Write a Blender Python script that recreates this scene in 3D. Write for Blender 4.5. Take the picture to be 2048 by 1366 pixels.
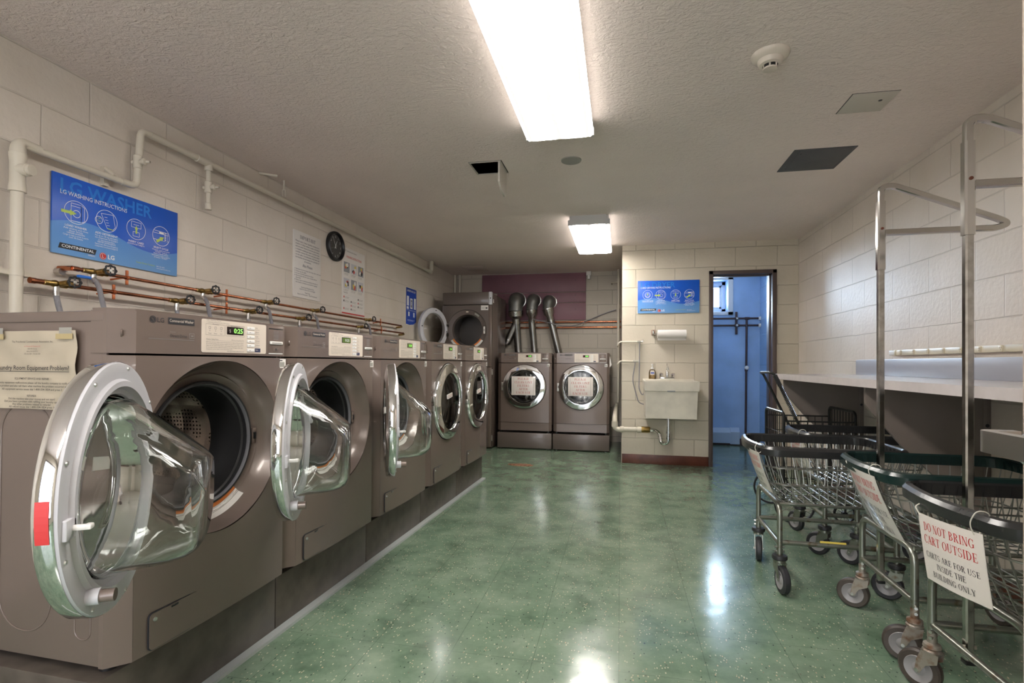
import bpy, bmesh, math, random
from mathutils import Vector, Matrix
PI = math.pi
sin, cos = math.sin, math.cos
random.seed(7)
for _o in list(bpy.data.objects):
    bpy.data.objects.remove(_o, do_unlink=True)
S = bpy.context.scene
C = S.collection

# ------------------------------------------------------------------ camera, world, daylight, exposure
FPX, CX, CY, YAW, PITCH, ROLL, CAMH = 1024.45, 1034.34, 718.91, .1986, .0081, .0063, 1.071
fwd = Vector((-sin(YAW), cos(YAW), 0)); rgt = Vector((cos(YAW), sin(YAW), 0)); up = Vector((0, 0, 1))
f2 = fwd * cos(PITCH) + up * sin(PITCH); u2 = up * cos(PITCH) - fwd * sin(PITCH)
r3 = rgt * cos(ROLL) + u2 * sin(ROLL); u3 = u2 * cos(ROLL) - rgt * sin(ROLL)
cam = bpy.data.cameras.new('camera'); camo = bpy.data.objects.new('camera', cam); C.objects.link(camo)
cam.sensor_width = 36; cam.lens = FPX / 2048 * 36
cam.shift_x = (1024 - CX) / 2048; cam.shift_y = (CY - 683) / 2048
cam.clip_start = .02
camo.matrix_world = Matrix(((r3.x, u3.x, -f2.x, 0), (r3.y, u3.y, -f2.y, 0), (r3.z, u3.z, -f2.z, CAMH), (0, 0, 0, 1)))
S.camera = camo
W = bpy.data.worlds.new('world'); S.world = W; W.use_nodes = True
W.node_tree.nodes['Background'].inputs[0].default_value = (.55, .72, 1, 1)
W.node_tree.nodes['Background'].inputs[1].default_value = 1.5
S.view_settings.view_transform = 'Standard'; S.view_settings.look = 'None'
S.view_settings.gamma = 1; S.view_settings.use_curve_mapping = False
S.view_settings.exposure = 0.4
S.cycles.max_bounces = 10; S.cycles.transmission_bounces = 10; S.cycles.blur_glossy = .5
# room dimensions, metres
XL, XR, YB, YP, ZC, YF = -2.41, 1.787, 7.22, 5.697, 2.365, -1.6
XP = .017
LAMP = 47.0            # radiance of the fluorescent lenses
def area(name, loc, rot, sx, sy, power, col):
    l = bpy.data.lights.new(name, 'AREA'); l.shape = 'RECTANGLE'; l.size = sx; l.size_y = sy
    l.energy = power; l.color = col
    o = bpy.data.objects.new(name, l); o.location = loc; o.rotation_euler = rot; C.objects.link(o)
    return o
area('window_daylight', (1.08, 7.66, 2.0), (-PI/2, 0, 0), .7, .5, 130, (.62, .8, 1))
area('entrance_fill', (-.95, YF - .04, 1.15), (PI/2, 0, 0), 1.75, 1.9, 30, (1, .95, .885))   # added fill lamp, shining in through an invented opening behind the camera


# ------------------------------------------------------------------ materials
def nodes(name):
    m = bpy.data.materials.new(name); m.use_nodes = True
    nt = m.node_tree; b = nt.nodes['Principled BSDF']
    return m, nt, b
def N(nt, t, **kw):
    n = nt.nodes.new(t)
    for k, v in kw.items():
        if k.startswith('i_'):
            n.inputs[k[2:].replace('_', ' ')].default_value = v
        else:
            setattr(n, k, v)
    return n
def ramp(nt, pts):
    r = nt.nodes.new('ShaderNodeValToRGB'); e = r.color_ramp.elements
    while len(e) < len(pts): e.new(.5)
    for i, (p, c) in enumerate(pts):
        e[i].position = p; e[i].color = (*c, 1) if len(c) == 3 else c
    return r
def mat(name, col, rough=.5, metal=0., vary=0., vscale=6., bump=0., bscale=60., coat=0., emit=0., col2=None):
    m, nt, b = nodes(name); L = nt.links.new
    b.inputs['Base Color'].default_value = (*col, 1); b.inputs['Roughness'].default_value = rough
    b.inputs['Metallic'].default_value = metal
    if coat:
        b.inputs['Coat Weight'].default_value = coat; b.inputs['Coat Roughness'].default_value = .06
    if emit:
        b.inputs['Emission Color'].default_value = (*col, 1); b.inputs['Emission Strength'].default_value = emit
    tc = None
    if vary or bump:
        tc = N(nt, 'ShaderNodeTexCoord')
    if vary:
        n = N(nt, 'ShaderNodeTexNoise', i_Scale=vscale, i_Detail=5.); L(tc.outputs['Object'], n.inputs['Vector'])
        lo = col2 or tuple(c * (1 - vary) for c in col); hi = tuple(min(1, c * (1 + vary * .5)) for c in col)
        r = ramp(nt, [(.32, lo), (.62, hi)]); L(n.outputs['Fac'], r.inputs['Fac']); L(r.outputs['Color'], b.inputs['Base Color'])
    if bump:
        n2 = N(nt, 'ShaderNodeTexNoise', i_Scale=bscale, i_Detail=3.); L(tc.outputs['Object'], n2.inputs['Vector'])
        bp = N(nt, 'ShaderNodeBump', i_Strength=bump, i_Distance=.004); L(n2.outputs['Fac'], bp.inputs['Height']); L(bp.outputs['Normal'], b.inputs['Normal'])
    return m
def block_wall(name, col, axis, z0=.075, x0=0., dark=.86, bump=1., rough=.5, lump=.5):
    """painted concrete block: 16 x 8 inch running bond, lumpy paint, soft joints"""
    m, nt, b = nodes(name); L = nt.links.new
    tc = N(nt, 'ShaderNodeTexCoord'); sp = N(nt, 'ShaderNodeSeparateXYZ'); L(tc.outputs['Object'], sp.inputs[0])
    cb = N(nt, 'ShaderNodeCombineXYZ'); L(sp.outputs[axis], cb.inputs[0]); L(sp.outputs['Z'], cb.inputs[1])
    mp = N(nt, 'ShaderNodeMapping'); mp.inputs['Location'].default_value = (-x0, -z0, 0); L(cb.outputs[0], mp.inputs[0])
    wob = N(nt, 'ShaderNodeTexNoise', i_Scale=9., i_Detail=2.); L(tc.outputs['Object'], wob.inputs['Vector'])
    wm = N(nt, 'ShaderNodeVectorMath', operation='MULTIPLY_ADD'); wm.inputs[1].default_value = (.006, .006, 0)
    L(wob.outputs['Color'], wm.inputs[0]); L(mp.outputs[0], wm.inputs[2])
    br = N(nt, 'ShaderNodeTexBrick'); br.inputs['Scale'].default_value = 1; br.inputs['Mortar Size'].default_value = .0042
    br.inputs['Mortar Smooth'].default_value = .55; br.inputs['Brick Width'].default_value = .406; br.inputs['Row Height'].default_value = .203
    br.offset = .5; L(wm.outputs[0], br.inputs['Vector'])
    br.inputs['Color1'].default_value = (*col, 1); br.inputs['Color2'].default_value = (*[c * .96 for c in col], 1)
    br.inputs['Mortar'].default_value = (*[c * dark for c in col], 1)
    n = N(nt, 'ShaderNodeTexNoise', i_Scale=2.2, i_Detail=6.); L(tc.outputs['Object'], n.inputs['Vector'])
    r = ramp(nt, [(.3, (.9, .89, .86)), (.65, (1, 1, 1))]); L(n.outputs['Fac'], r.inputs['Fac'])
    mx = N(nt, 'ShaderNodeMixRGB', blend_type='MULTIPLY'); mx.inputs[0].default_value = 1
    L(br.outputs['Color'], mx.inputs[1]); L(r.outputs['Color'], mx.inputs[2])
    # pinholes in the block face
    v = N(nt, 'ShaderNodeTexVoronoi', i_Scale=26.); L(tc.outputs['Object'], v.inputs['Vector'])
    rp = ramp(nt, [(.02, (.55, .52, .47)), (.05, (1, 1, 1))]); L(v.outputs['Distance'], rp.inputs['Fac'])
    mx2 = N(nt, 'ShaderNodeMixRGB', blend_type='MULTIPLY'); mx2.inputs[0].default_value = .55
    L(mx.outputs[0], mx2.inputs[1]); L(rp.outputs['Color'], mx2.inputs[2]); L(mx2.outputs[0], b.inputs['Base Color'])
    fn = N(nt, 'ShaderNodeTexNoise', i_Scale=38., i_Detail=4.); L(tc.outputs['Object'], fn.inputs['Vector'])
    ma = N(nt, 'ShaderNodeMath', operation='MULTIPLY_ADD'); ma.inputs[1].default_value = -1.0
    sc = N(nt, 'ShaderNodeMath', operation='MULTIPLY'); sc.inputs[1].default_value = lump
    L(fn.outputs['Fac'], sc.inputs[0]); L(br.outputs['Fac'], ma.inputs[0]); L(sc.outputs[0], ma.inputs[2])
    bp = N(nt, 'ShaderNodeBump', i_Strength=bump * .7, i_Distance=.006); L(ma.outputs[0], bp.inputs['Height']); L(bp.outputs['Normal'], b.inputs['Normal'])
    b.inputs['Roughness'].default_value = rough
    return m
def stucco(name, col):
    m, nt, b = nodes(name); L = nt.links.new
    tc = N(nt, 'ShaderNodeTexCoord')
    mp = N(nt, 'ShaderNodeMapping'); mp.inputs['Rotation'].default_value = (0, 0, .6); mp.inputs['Scale'].default_value = (1, 1.9, 1)
    L(tc.outputs['Object'], mp.inputs[0])
    n1 = N(nt, 'ShaderNodeTexNoise', i_Scale=22., i_Detail=7., i_Roughness=.62, i_Distortion=1.2); L(mp.outputs[0], n1.inputs['Vector'])
    n2 = N(nt, 'ShaderNodeTexNoise', i_Scale=75., i_Detail=3.); L(tc.outputs['Object'], n2.inputs['Vector'])
    n3 = N(nt, 'ShaderNodeTexNoise', i_Scale=1.3, i_Detail=4.); L(tc.outputs['Object'], n3.inputs['Vector'])
    # the stucco is rough near the door and trowelled flatter towards the back
    sp = N(nt, 'ShaderNodeSeparateXYZ'); L(tc.outputs['Object'], sp.inputs[0])
    mr = N(nt, 'ShaderNodeMapRange'); mr.inputs['From Min'].default_value = 1.6; mr.inputs['From Max'].default_value = 3.6
    mr.inputs['To Min'].default_value = 1.; mr.inputs['To Max'].default_value = .38; L(sp.outputs['Y'], mr.inputs['Value'])
    ad = N(nt, 'ShaderNodeMath', operation='MULTIPLY_ADD'); ad.inputs[1].default_value = .45
    L(n2.outputs['Fac'], ad.inputs[0]); L(n1.outputs['Fac'], ad.inputs[2])
    ml = N(nt, 'ShaderNodeMath', operation='MULTIPLY'); L(ad.outputs[0], ml.inputs[0]); L(mr.outputs[0], ml.inputs[1])
    bp = N(nt, 'ShaderNodeBump', i_Strength=.85, i_Distance=.016); L(ml.outputs[0], bp.inputs['Height']); L(bp.outputs['Normal'], b.inputs['Normal'])
    r = ramp(nt, [(.3, tuple(c * .9 for c in col)), (.7, col)]); L(n3.outputs['Fac'], r.inputs['Fac']); L(r.outputs['Color'], b.inputs['Base Color'])
    b.inputs['Roughness'].default_value = .6
    return m
def floor_mat():
    m, nt, b = nodes('green speckled vinyl tile'); L = nt.links.new
    tc = N(nt, 'ShaderNodeTexCoord'); ob = tc.outputs['Object']
    n = N(nt, 'ShaderNodeTexNoise', i_Scale=5., i_Detail=8., i_Roughness=.65); L(ob, n.inputs['Vector'])
    r = ramp(nt, [(.3, (.076, .126, .082)), (.5, (.132, .203, .138)), (.72, (.215, .287, .207))]); L(n.outputs['Fac'], r.inputs['Fac'])
    # pale and dark chips
    mp = N(nt, 'ShaderNodeMapping'); mp.inputs['Rotation'].default_value = (0, 0, .5); mp.inputs['Scale'].default_value = (1, .55, 1); L(ob, mp.inputs[0])
    v = N(nt, 'ShaderNodeTexVoronoi', i_Scale=135.); L(mp.outputs[0], v.inputs['Vector'])
    sp = N(nt, 'ShaderNodeSeparateColor'); L(v.outputs['Color'], sp.inputs[0])
    g = N(nt, 'ShaderNodeMath', operation='GREATER_THAN'); g.inputs[1].default_value = .80; L(sp.outputs[0], g.inputs[0])
    d = N(nt, 'ShaderNodeMath', operation='LESS_THAN'); d.inputs[1].default_value = .33; L(v.outputs['Distance'], d.inputs[0])
    k = N(nt, 'ShaderNodeMath', operation='MULTIPLY'); L(g.outputs[0], k.inputs[0]); L(d.outputs[0], k.inputs[1])
    cr = ramp(nt, [(.0, (.50, .47, .34)), (.5, (.34, .38, .28)), (.72, (.46, .36, .24)), (.8, (.03, .06, .045))]); L(sp.outputs[1], cr.inputs['Fac'])
    mx = N(nt, 'ShaderNodeMixRGB'); L(k.outputs[0], mx.inputs[0]); L(r.outputs['Color'], mx.inputs[1]); L(cr.outputs['Color'], mx.inputs[2])
    # scuffs
    n2 = N(nt, 'ShaderNodeTexNoise', i_Scale=1.7, i_Detail=9., i_Roughness=.7, i_Distortion=1.5); L(ob, n2.inputs['Vector'])
    rs = ramp(nt, [(.40, (0, 0, 0)), (.95, (.30, .30, .30))]); L(n2.outputs['Fac'], rs.inputs['Fac'])
    mx2 = N(nt, 'ShaderNodeMixRGB'); mx2.inputs[2].default_value = (.34, .38, .31, 1); L(rs.outputs['Color'], mx2.inputs[0]); L(mx.outputs[0], mx2.inputs[1])
    # faint tile joints
    br = N(nt, 'ShaderNodeTexBrick'); br.offset = 0; br.inputs['Scale'].default_value = 1; br.inputs['Brick Width'].default_value = .305
    br.inputs['Row Height'].default_value = .305; br.inputs['Mortar Size'].default_value = .0012; L(ob, br.inputs['Vector'])
    mx3 = N(nt, 'ShaderNodeMixRGB'); mx3.inputs[2].default_value = (.03, .06, .04, 1)
    jm = N(nt, 'ShaderNodeMath', operation='MULTIPLY'); jm.inputs[1].default_value = .5; L(br.outputs['Fac'], jm.inputs[0])
    L(jm.outputs[0], mx3.inputs[0]); L(mx2.outputs[0], mx3.inputs[1]); L(mx3.outputs[0], b.inputs['Base Color'])
    rr = ramp(nt, [(.3, (.11,) * 3), (.7, (.25,) * 3)]); L(n2.outputs['Fac'], rr.inputs['Fac']); L(rr.outputs['Color'], b.inputs['Roughness'])
    b.inputs['IOR'].default_value = 1.65
    n4 = N(nt, 'ShaderNodeTexNoise', i_Scale=7., i_Detail=2.); L(ob, n4.inputs['Vector'])
    bp = N(nt, 'ShaderNodeBump', i_Strength=.12, i_Distance=.01); L(n4.outputs['Fac'], bp.inputs['Height']); L(bp.outputs['Normal'], b.inputs['Normal'])
    return m
def thick_glass(name, tint=(.97, .99, .98)):
    m, nt, b = nodes(name)
    b.inputs['Base Color'].default_value = (*tint, 1); b.inputs['Transmission Weight'].default_value = 1
    b.inputs['Roughness'].default_value = .0; b.inputs['IOR'].default_value = 1.46
    return m
def thin_glass(name):
    m, nt, b = nodes(name); L = nt.links.new; nt.nodes.remove(b)
    out = nt.nodes['Material Output']; t = N(nt, 'ShaderNodeBsdfTransparent'); g = N(nt, 'ShaderNodeBsdfGlossy'); g.inputs['Roughness'].default_value = .03
    fr = N(nt, 'ShaderNodeFresnel'); fr.inputs['IOR'].default_value = 1.5; mx = N(nt, 'ShaderNodeMixShader')
    L(fr.outputs[0], mx.inputs[0]); L(t.outputs[0], mx.inputs[1]); L(g.outputs[0], mx.inputs[2]); L(mx.outputs[0], out.inputs[0])
    return m
def lens_mat(name, bands, strength, xc, w):
    """prismatic fluorescent lens: bright bands over the tubes, dimmer between them"""
    m, nt, b = nodes(name); L = nt.links.new
    tc = N(nt, 'ShaderNodeTexCoord'); sp = N(nt, 'ShaderNodeSeparateXYZ'); L(tc.outputs['Object'], sp.inputs[0])
    mr = N(nt, 'ShaderNodeMapRange'); mr.inputs['From Min'].default_value = xc - w / 2; mr.inputs['From Max'].default_value = xc + w / 2
    L(sp.outputs['X'], mr.inputs['Value'])
    r = ramp(nt, [(p, (v, v, v)) for p, v in bands]); L(mr.outputs[0], r.inputs['Fac'])
    ml = N(nt, 'ShaderNodeMath', operation='MULTIPLY'); ml.inputs[1].default_value = strength; L(r.outputs['Color'], ml.inputs[0])
    L(ml.outputs[0], b.inputs['Emission Strength']); b.inputs['Emission Color'].default_value = (1, .95, .885, 1)
    b.inputs['Base Color'].default_value = (.8, .8, .78, 1); b.inputs['Roughness'].default_value = .4
    v = N(nt, 'ShaderNodeTexVoronoi', i_Scale=120.); L(tc.outputs['Object'], v.inputs['Vector'])
    bp = N(nt, 'ShaderNodeBump', i_Strength=.4, i_Distance=.003); L(v.outputs['Distance'], bp.inputs['Height']); L(bp.outputs['Normal'], b.inputs['Normal'])
    return m
def drum_mat():
    """pressed stainless drum: rows of small holes and dimples"""
    m, nt, b = nodes('perforated stainless drum'); L = nt.links.new
    tc = N(nt, 'ShaderNodeTexCoord'); sp = N(nt, 'ShaderNodeSeparateXYZ'); L(tc.outputs['Object'], sp.inputs[0])
    zo = N(nt, 'ShaderNodeMath', operation='SUBTRACT'); zo.inputs[1].default_value = .562; L(sp.outputs['Z'], zo.inputs[0])
    at = N(nt, 'ShaderNodeMath', operation='ARCTAN2'); L(zo.outputs[0], at.inputs[0]); L(sp.outputs['X'], at.inputs[1])
    am = N(nt, 'ShaderNodeMath', operation='MULTIPLY'); am.inputs[1].default_value = .26; L(at.outputs[0], am.inputs[0])
    cb = N(nt, 'ShaderNodeCombineXYZ'); L(am.outputs[0], cb.inputs[0]); L(sp.outputs['Y'], cb.inputs[1])
    def dots(scale, rad, off):
        s = N(nt, 'ShaderNodeVectorMath', operation='SCALE'); s.inputs['Scale'].default_value = scale; L(cb.outputs[0], s.inputs[0])
        f = N(nt, 'ShaderNodeVectorMath', operation='FRACTION'); L(s.outputs[0], f.inputs[0])
        d = N(nt, 'ShaderNodeVectorMath', operation='DISTANCE'); d.inputs[1].default_value = (.5, .5, 0); L(f.outputs[0], d.inputs[0])
        q = N(nt, 'ShaderNodeMath', operation='LESS_THAN'); q.inputs[1].default_value = rad; L(d.outputs['Value'], q.inputs[0])
        return q, d
    q1, d1 = dots(66, .26, 0); q2, d2 = dots(9.5, .22, 0)
    wv = N(nt, 'ShaderNodeTexNoise', i_Scale=7., i_Detail=1.); L(cb.outputs[0], wv.inputs['Vector'])
    gt = N(nt, 'ShaderNodeMath', operation='GREATER_THAN'); gt.inputs[1].default_value = .47; L(wv.outputs['Fac'], gt.inputs[0])
    k1 = N(nt, 'ShaderNodeMath', operation='MULTIPLY'); L(q1.outputs[0], k1.inputs[0]); L(gt.outputs[0], k1.inputs[1])
    mx = N(nt, 'ShaderNodeMixRGB'); mx.inputs[1].default_value = (.66, .61, .57, 1); mx.inputs[2].default_value = (.02, .02, .02, 1); L(k1.outputs[0], mx.inputs[0])
    L(mx.outputs[0], b.inputs['Base Color']); b.inputs['Metallic'].default_value = 1; b.inputs['Roughness'].default_value = .22
    ad = N(nt, 'ShaderNodeMath', operation='MULTIPLY_ADD'); ad.inputs[1].default_value = -.6; L(q2.outputs[0], ad.inputs[0])
    sb = N(nt, 'ShaderNodeMath', operation='MULTIPLY'); sb.inputs[1].default_value = .5; L(d2.outputs['Value'], sb.inputs[0]); L(sb.outputs[0], ad.inputs[2])
    bp = N(nt, 'ShaderNodeBump', i_Strength=.8, i_Distance=.02); L(ad.outputs[0], bp.inputs['Height']); L(bp.outputs['Normal'], b.inputs['Normal'])
    return m
def banner_mat(name):
    """blue instruction board: deep blue field over a paler wave-shaped lower field, printed"""
    m, nt, b = nodes(name); L = nt.links.new
    tc = N(nt, 'ShaderNodeTexCoord'); sp = N(nt, 'ShaderNodeSeparateXYZ'); L(tc.outputs['Object'], sp.inputs[0])
    s = N(nt, 'ShaderNodeMath', operation='MULTIPLY'); s.inputs[1].default_value = 9.5; L(sp.outputs['X'], s.inputs[0])
    a = N(nt, 'ShaderNodeMath', operation='ADD'); a.inputs[1].default_value = 3.2; L(s.outputs[0], a.inputs[0])
    sn = N(nt, 'ShaderNodeMath', operation='SINE'); L(a.outputs[0], sn.inputs[0])
    k = N(nt, 'ShaderNodeMath', operation='MULTIPLY_ADD'); k.inputs[1].default_value = .033; k.inputs[2].default_value = -.045; L(sn.outputs[0], k.inputs[0])
    lt = N(nt, 'ShaderNodeMath', operation='LESS_THAN'); L(sp.outputs['Z'], lt.inputs[0]); L(k.outputs[0], lt.inputs[1])
    mr = N(nt, 'ShaderNodeMapRange'); mr.inputs['From Min'].default_value = -.175; mr.inputs['From Max'].default_value = .05; L(sp.outputs['Z'], mr.inputs['Value'])
    r1 = ramp(nt, [(0, (.16, .36, .70)), (1, (.025, .20, .68))]); L(mr.outputs[0], r1.inputs['Fac'])
    mx = N(nt, 'ShaderNodeMixRGB'); mx.inputs[1].default_value = (.004, .10, .60, 1); L(lt.outputs[0], mx.inputs[0]); L(r1.outputs['Color'], mx.inputs[2])
    L(mx.outputs[0], b.inputs['Base Color']); b.inputs['Roughness'].default_value = .35
    return m
def rusty(name, col, rust=(.20, .075, .03), amount=.5, metal=.7, rough=.35):
    m, nt, b = nodes(name); L = nt.links.new
    tc = N(nt, 'ShaderNodeTexCoord'); n = N(nt, 'ShaderNodeTexNoise', i_Scale=30., i_Detail=6.); L(tc.outputs['Object'], n.inputs['Vector'])
    r = ramp(nt, [(amount - .06, col), (amount + .12, rust)]); L(n.outputs['Fac'], r.inputs['Fac']); L(r.outputs['Color'], b.inputs['Base Color'])
    b.inputs['Metallic'].default_value = metal; b.inputs['Roughness'].default_value = rough
    return m

M = {}
M['wallL'] = block_wall('cream painted block left', (.70, .635, .57), 'Y', z0=.13, x0=.1, dark=.93)
M['wallR'] = block_wall('cream painted block right', (.72, .645, .58), 'Y', z0=.09, x0=.2, dark=.89)
M['wallP'] = block_wall('cream painted block partition', (.60, .54, .445), 'X', z0=.075, x0=.572, bump=1.3)
M['wallB'] = block_wall('stained grey block', (.52, .47, .40), 'X', z0=.075, x0=.3, dark=.8)
M['wallF'] = mat('cream front wall', (.60, .55, .48), .6)
M['blueB'] = mat('pale blue plaster', (.30, .46, .74), .55, vary=.12, vscale=3, bump=.5, bscale=14)
M['blueR'] = block_wall('pale blue block', (.32, .50, .77), 'Y', z0=.06)
M['ceil'] = stucco('grey beige stucco', (.85, .735, .68))
M['floor'] = floor_mat()
M['brown'] = mat('brown vinyl base', (.11, .032, .018), .4, vary=.3, vscale=9)
M['frame'] = mat('brown door frame paint', (.085, .06, .055), .4)
M['leaf'] = mat('beige door paint', (.42, .33, .28), .5)
M['taupe'] = mat('taupe enamel', (.172, .131, .113), .27, .15, vary=.06, vscale=2, coat=.25)
M['taupe2'] = mat('dark taupe enamel', (.128, .101, .089), .34, .12, coat=.35)
M['plinth'] = mat('dark taupe steel plinth', (.10, .083, .07), .42, .12, vary=.25, vscale=14)
M['chrome'] = mat('chrome', (.80, .81, .82), .045, 1)
M['chromer'] = mat('worn chrome', (.46, .45, .43), .18, 1, vary=.25, vscale=30)
M['polechrome'] = mat('hanger chrome', (.55, .54, .52), .12, 1)
M['steel'] = mat('brushed steel', (.55, .53, .50), .28, 1)
M['galv'] = mat('galvanised duct', (.46, .46, .45), .27, 1, vary=.25, vscale=8)
M['foil'] = mat('crinkled foil tape', (.62, .61, .59), .22, 1, bump=1, bscale=45)
M['duct'] = mat('dark grey duct elbow', (.20, .20, .19), .42, .6, vary=.2)
M['liner'] = mat('grey door liner plastic', (.56, .56, .60), .28)
M['white'] = mat('white plastic', (.75, .74, .72), .4)
M['cream'] = mat('cream plastic', (.70, .62, .50), .45)
M['plate'] = mat('cream label plate', (.66, .58, .50), .35)
M['paper'] = mat('white paper', (.76, .73, .70), .6)
M['oldpaper'] = mat('yellowed paper', (.45, .385, .295), .7, vary=.08)
M['tape'] = mat('yellow old tape', (.42, .33, .17), .5)
M['lam'] = mat('laminated paper', (.74, .68, .64), .28, coat=.4)
M['black'] = mat('black plastic', (.012, .012, .013), .4)
M['rubber'] = mat('black rubber', (.02, .02, .022), .5)
M['rubbergrey'] = mat('grey rubber lip', (.16, .16, .18), .4)
M['ink'] = mat('black ink', (.02, .02, .025), .6)
M['inkblue'] = mat('dark blue ink', (.02, .03, .08), .6)
M['greyink'] = mat('grey ink', (.16, .14, .13), .6)
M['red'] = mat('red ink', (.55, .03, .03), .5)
M['redfade'] = mat('faded red ink', (.46, .055, .055), .5)
M['signwhite'] = mat('white print', (.85, .86, .88), .4)
M['signghost'] = mat('light blue print', (.010, .20, .72), .4)
M['signgreen'] = mat('lime print', (.45, .62, .12), .4)
M['banner'] = banner_mat('blue printed board')
M['royal'] = mat('royal blue print', (.012, .06, .42), .4)
M['copper'] = mat('copper pipe', (.52, .20, .105), .26, 1, vary=.35, vscale=14)
M['brass'] = mat('brass valve', (.38, .25, .085), .3, 1, vary=.4, vscale=30)
M['hose'] = mat('grey braided hose', (.24, .23, .25), .5, bump=.6, bscale=220)
M['pipe'] = mat('cream painted pipe', (.60, .55, .46), .42, bump=.15, bscale=30)
M['drum'] = drum_mat()
M['glass'] = thick_glass('door glass')
M['thin'] = thin_glass('thin clear glass')
M['amber'] = mat('orange label', (.75, .22, .04), .5)
M['purple'] = mat('purple painted plank', (.23, .105, .135), .5, vary=.12, vscale=3)
M['lcd'] = mat('dark display glass', (.02, .012, .012), .12)
M['led'] = mat('green digits', (.25, .9, .12), .4, emit=1.2)
M['lcdgreen'] = mat('green display', (.10, .16, .03), .2)
M['lam_counter'] = mat('grey laminate', (.56, .51, .51), .22, vary=.04, vscale=20)
M['lam_splash'] = mat('grey blue laminate', (.36, .36, .40), .35)
M['bracket'] = mat('taupe laminate bracket', (.20, .165, .145), .5, vary=.08)
M['outlet'] = mat('ivory outlet', (.62, .55, .40), .4)
M['sink'] = mat('stained ivory sink', (.70, .65, .56), .35, vary=.12, vscale=7)
M['wire'] = rusty('zinc wire', (.30, .30, .28), amount=.68, metal=.9, rough=.34)
M['tube'] = rusty('worn zinc tube', (.30, .31, .27), rust=(.16, .10, .06), amount=.62, metal=.85, rough=.3)
M['rust'] = rusty('rusty caster steel', (.30, .27, .23), rust=(.17, .085, .045), amount=.56, metal=.5, rough=.5)
M['vinyl_grey'] = mat('grey vinyl bumper', (.022, .022, .023), .24, bump=.2, bscale=25)
M['vinyl_green'] = mat('dark green vinyl bumper', (.008, .022, .021), .22, bump=.2, bscale=25)
M['tyre'] = mat('dark brown tyre', (.055, .043, .036), .5, vary=.3, vscale=20)
M['tyre_blk'] = mat('black tyre', (.022, .022, .026), .45)
M['hub'] = mat('grey wheel hub', (.25, .24, .245), .35)
M['black_wire'] = mat('black painted wire', (.012, .012, .012), .35)
M['gatepanel'] = mat('grey primer panel', (.085, .085, .088), .6, vary=.1)
M['ceilpanel'] = mat('painted panel', (.52, .48, .42), .55)
M['darkvoid'] = mat('dark cavity', (.02, .024, .018), .9)
M['detector'] = mat('ivory detector', (.66, .58, .50), .4)
M['discgrey'] = mat('grey cover plate', (.30, .29, .26), .5)
M['fixture'] = mat('white enamel fixture', (.55, .53, .52), .4)
M['rustpatch'] = rusty('rusty floor plate', (.32, .16, .09), rust=(.12, .05, .03), amount=.5, metal=.2, rough=.7)
M['soap'] = mat('clear amber soap', (.70, .50, .22), .2)
M['lever'] = mat('satin nickel', (.55, .53, .51), .3, 1)
M['wood'] = mat('pinkish wood', (.35, .25, .2), .5)
M['heater'] = mat('blue grey enamel heater', (.36, .46, .60), .35)
M['winframe'] = mat('pale window paint', (.62, .66, .72), .4)
M['frost'] = mat('frosted pane', (.85, .9, .95), .4)
M['iron'] = mat('dark iron pipe', (.05, .03, .035), .45, .3)
M['orange'] = mat('copper clamp', (.55, .17, .07), .35, .8)
M['string'] = mat('white string', (.6, .57, .5), .7)
M['photo1'] = mat('grey photo print', (.28, .29, .31), .5)
M['photo2'] = mat('red photo print', (.6, .1, .09), .5)
M['photo3'] = mat('yellow photo print', (.7, .55, .1), .5)
M['eye'] = mat('zinc screw', (.6, .6, .58), .3, 1)

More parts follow.
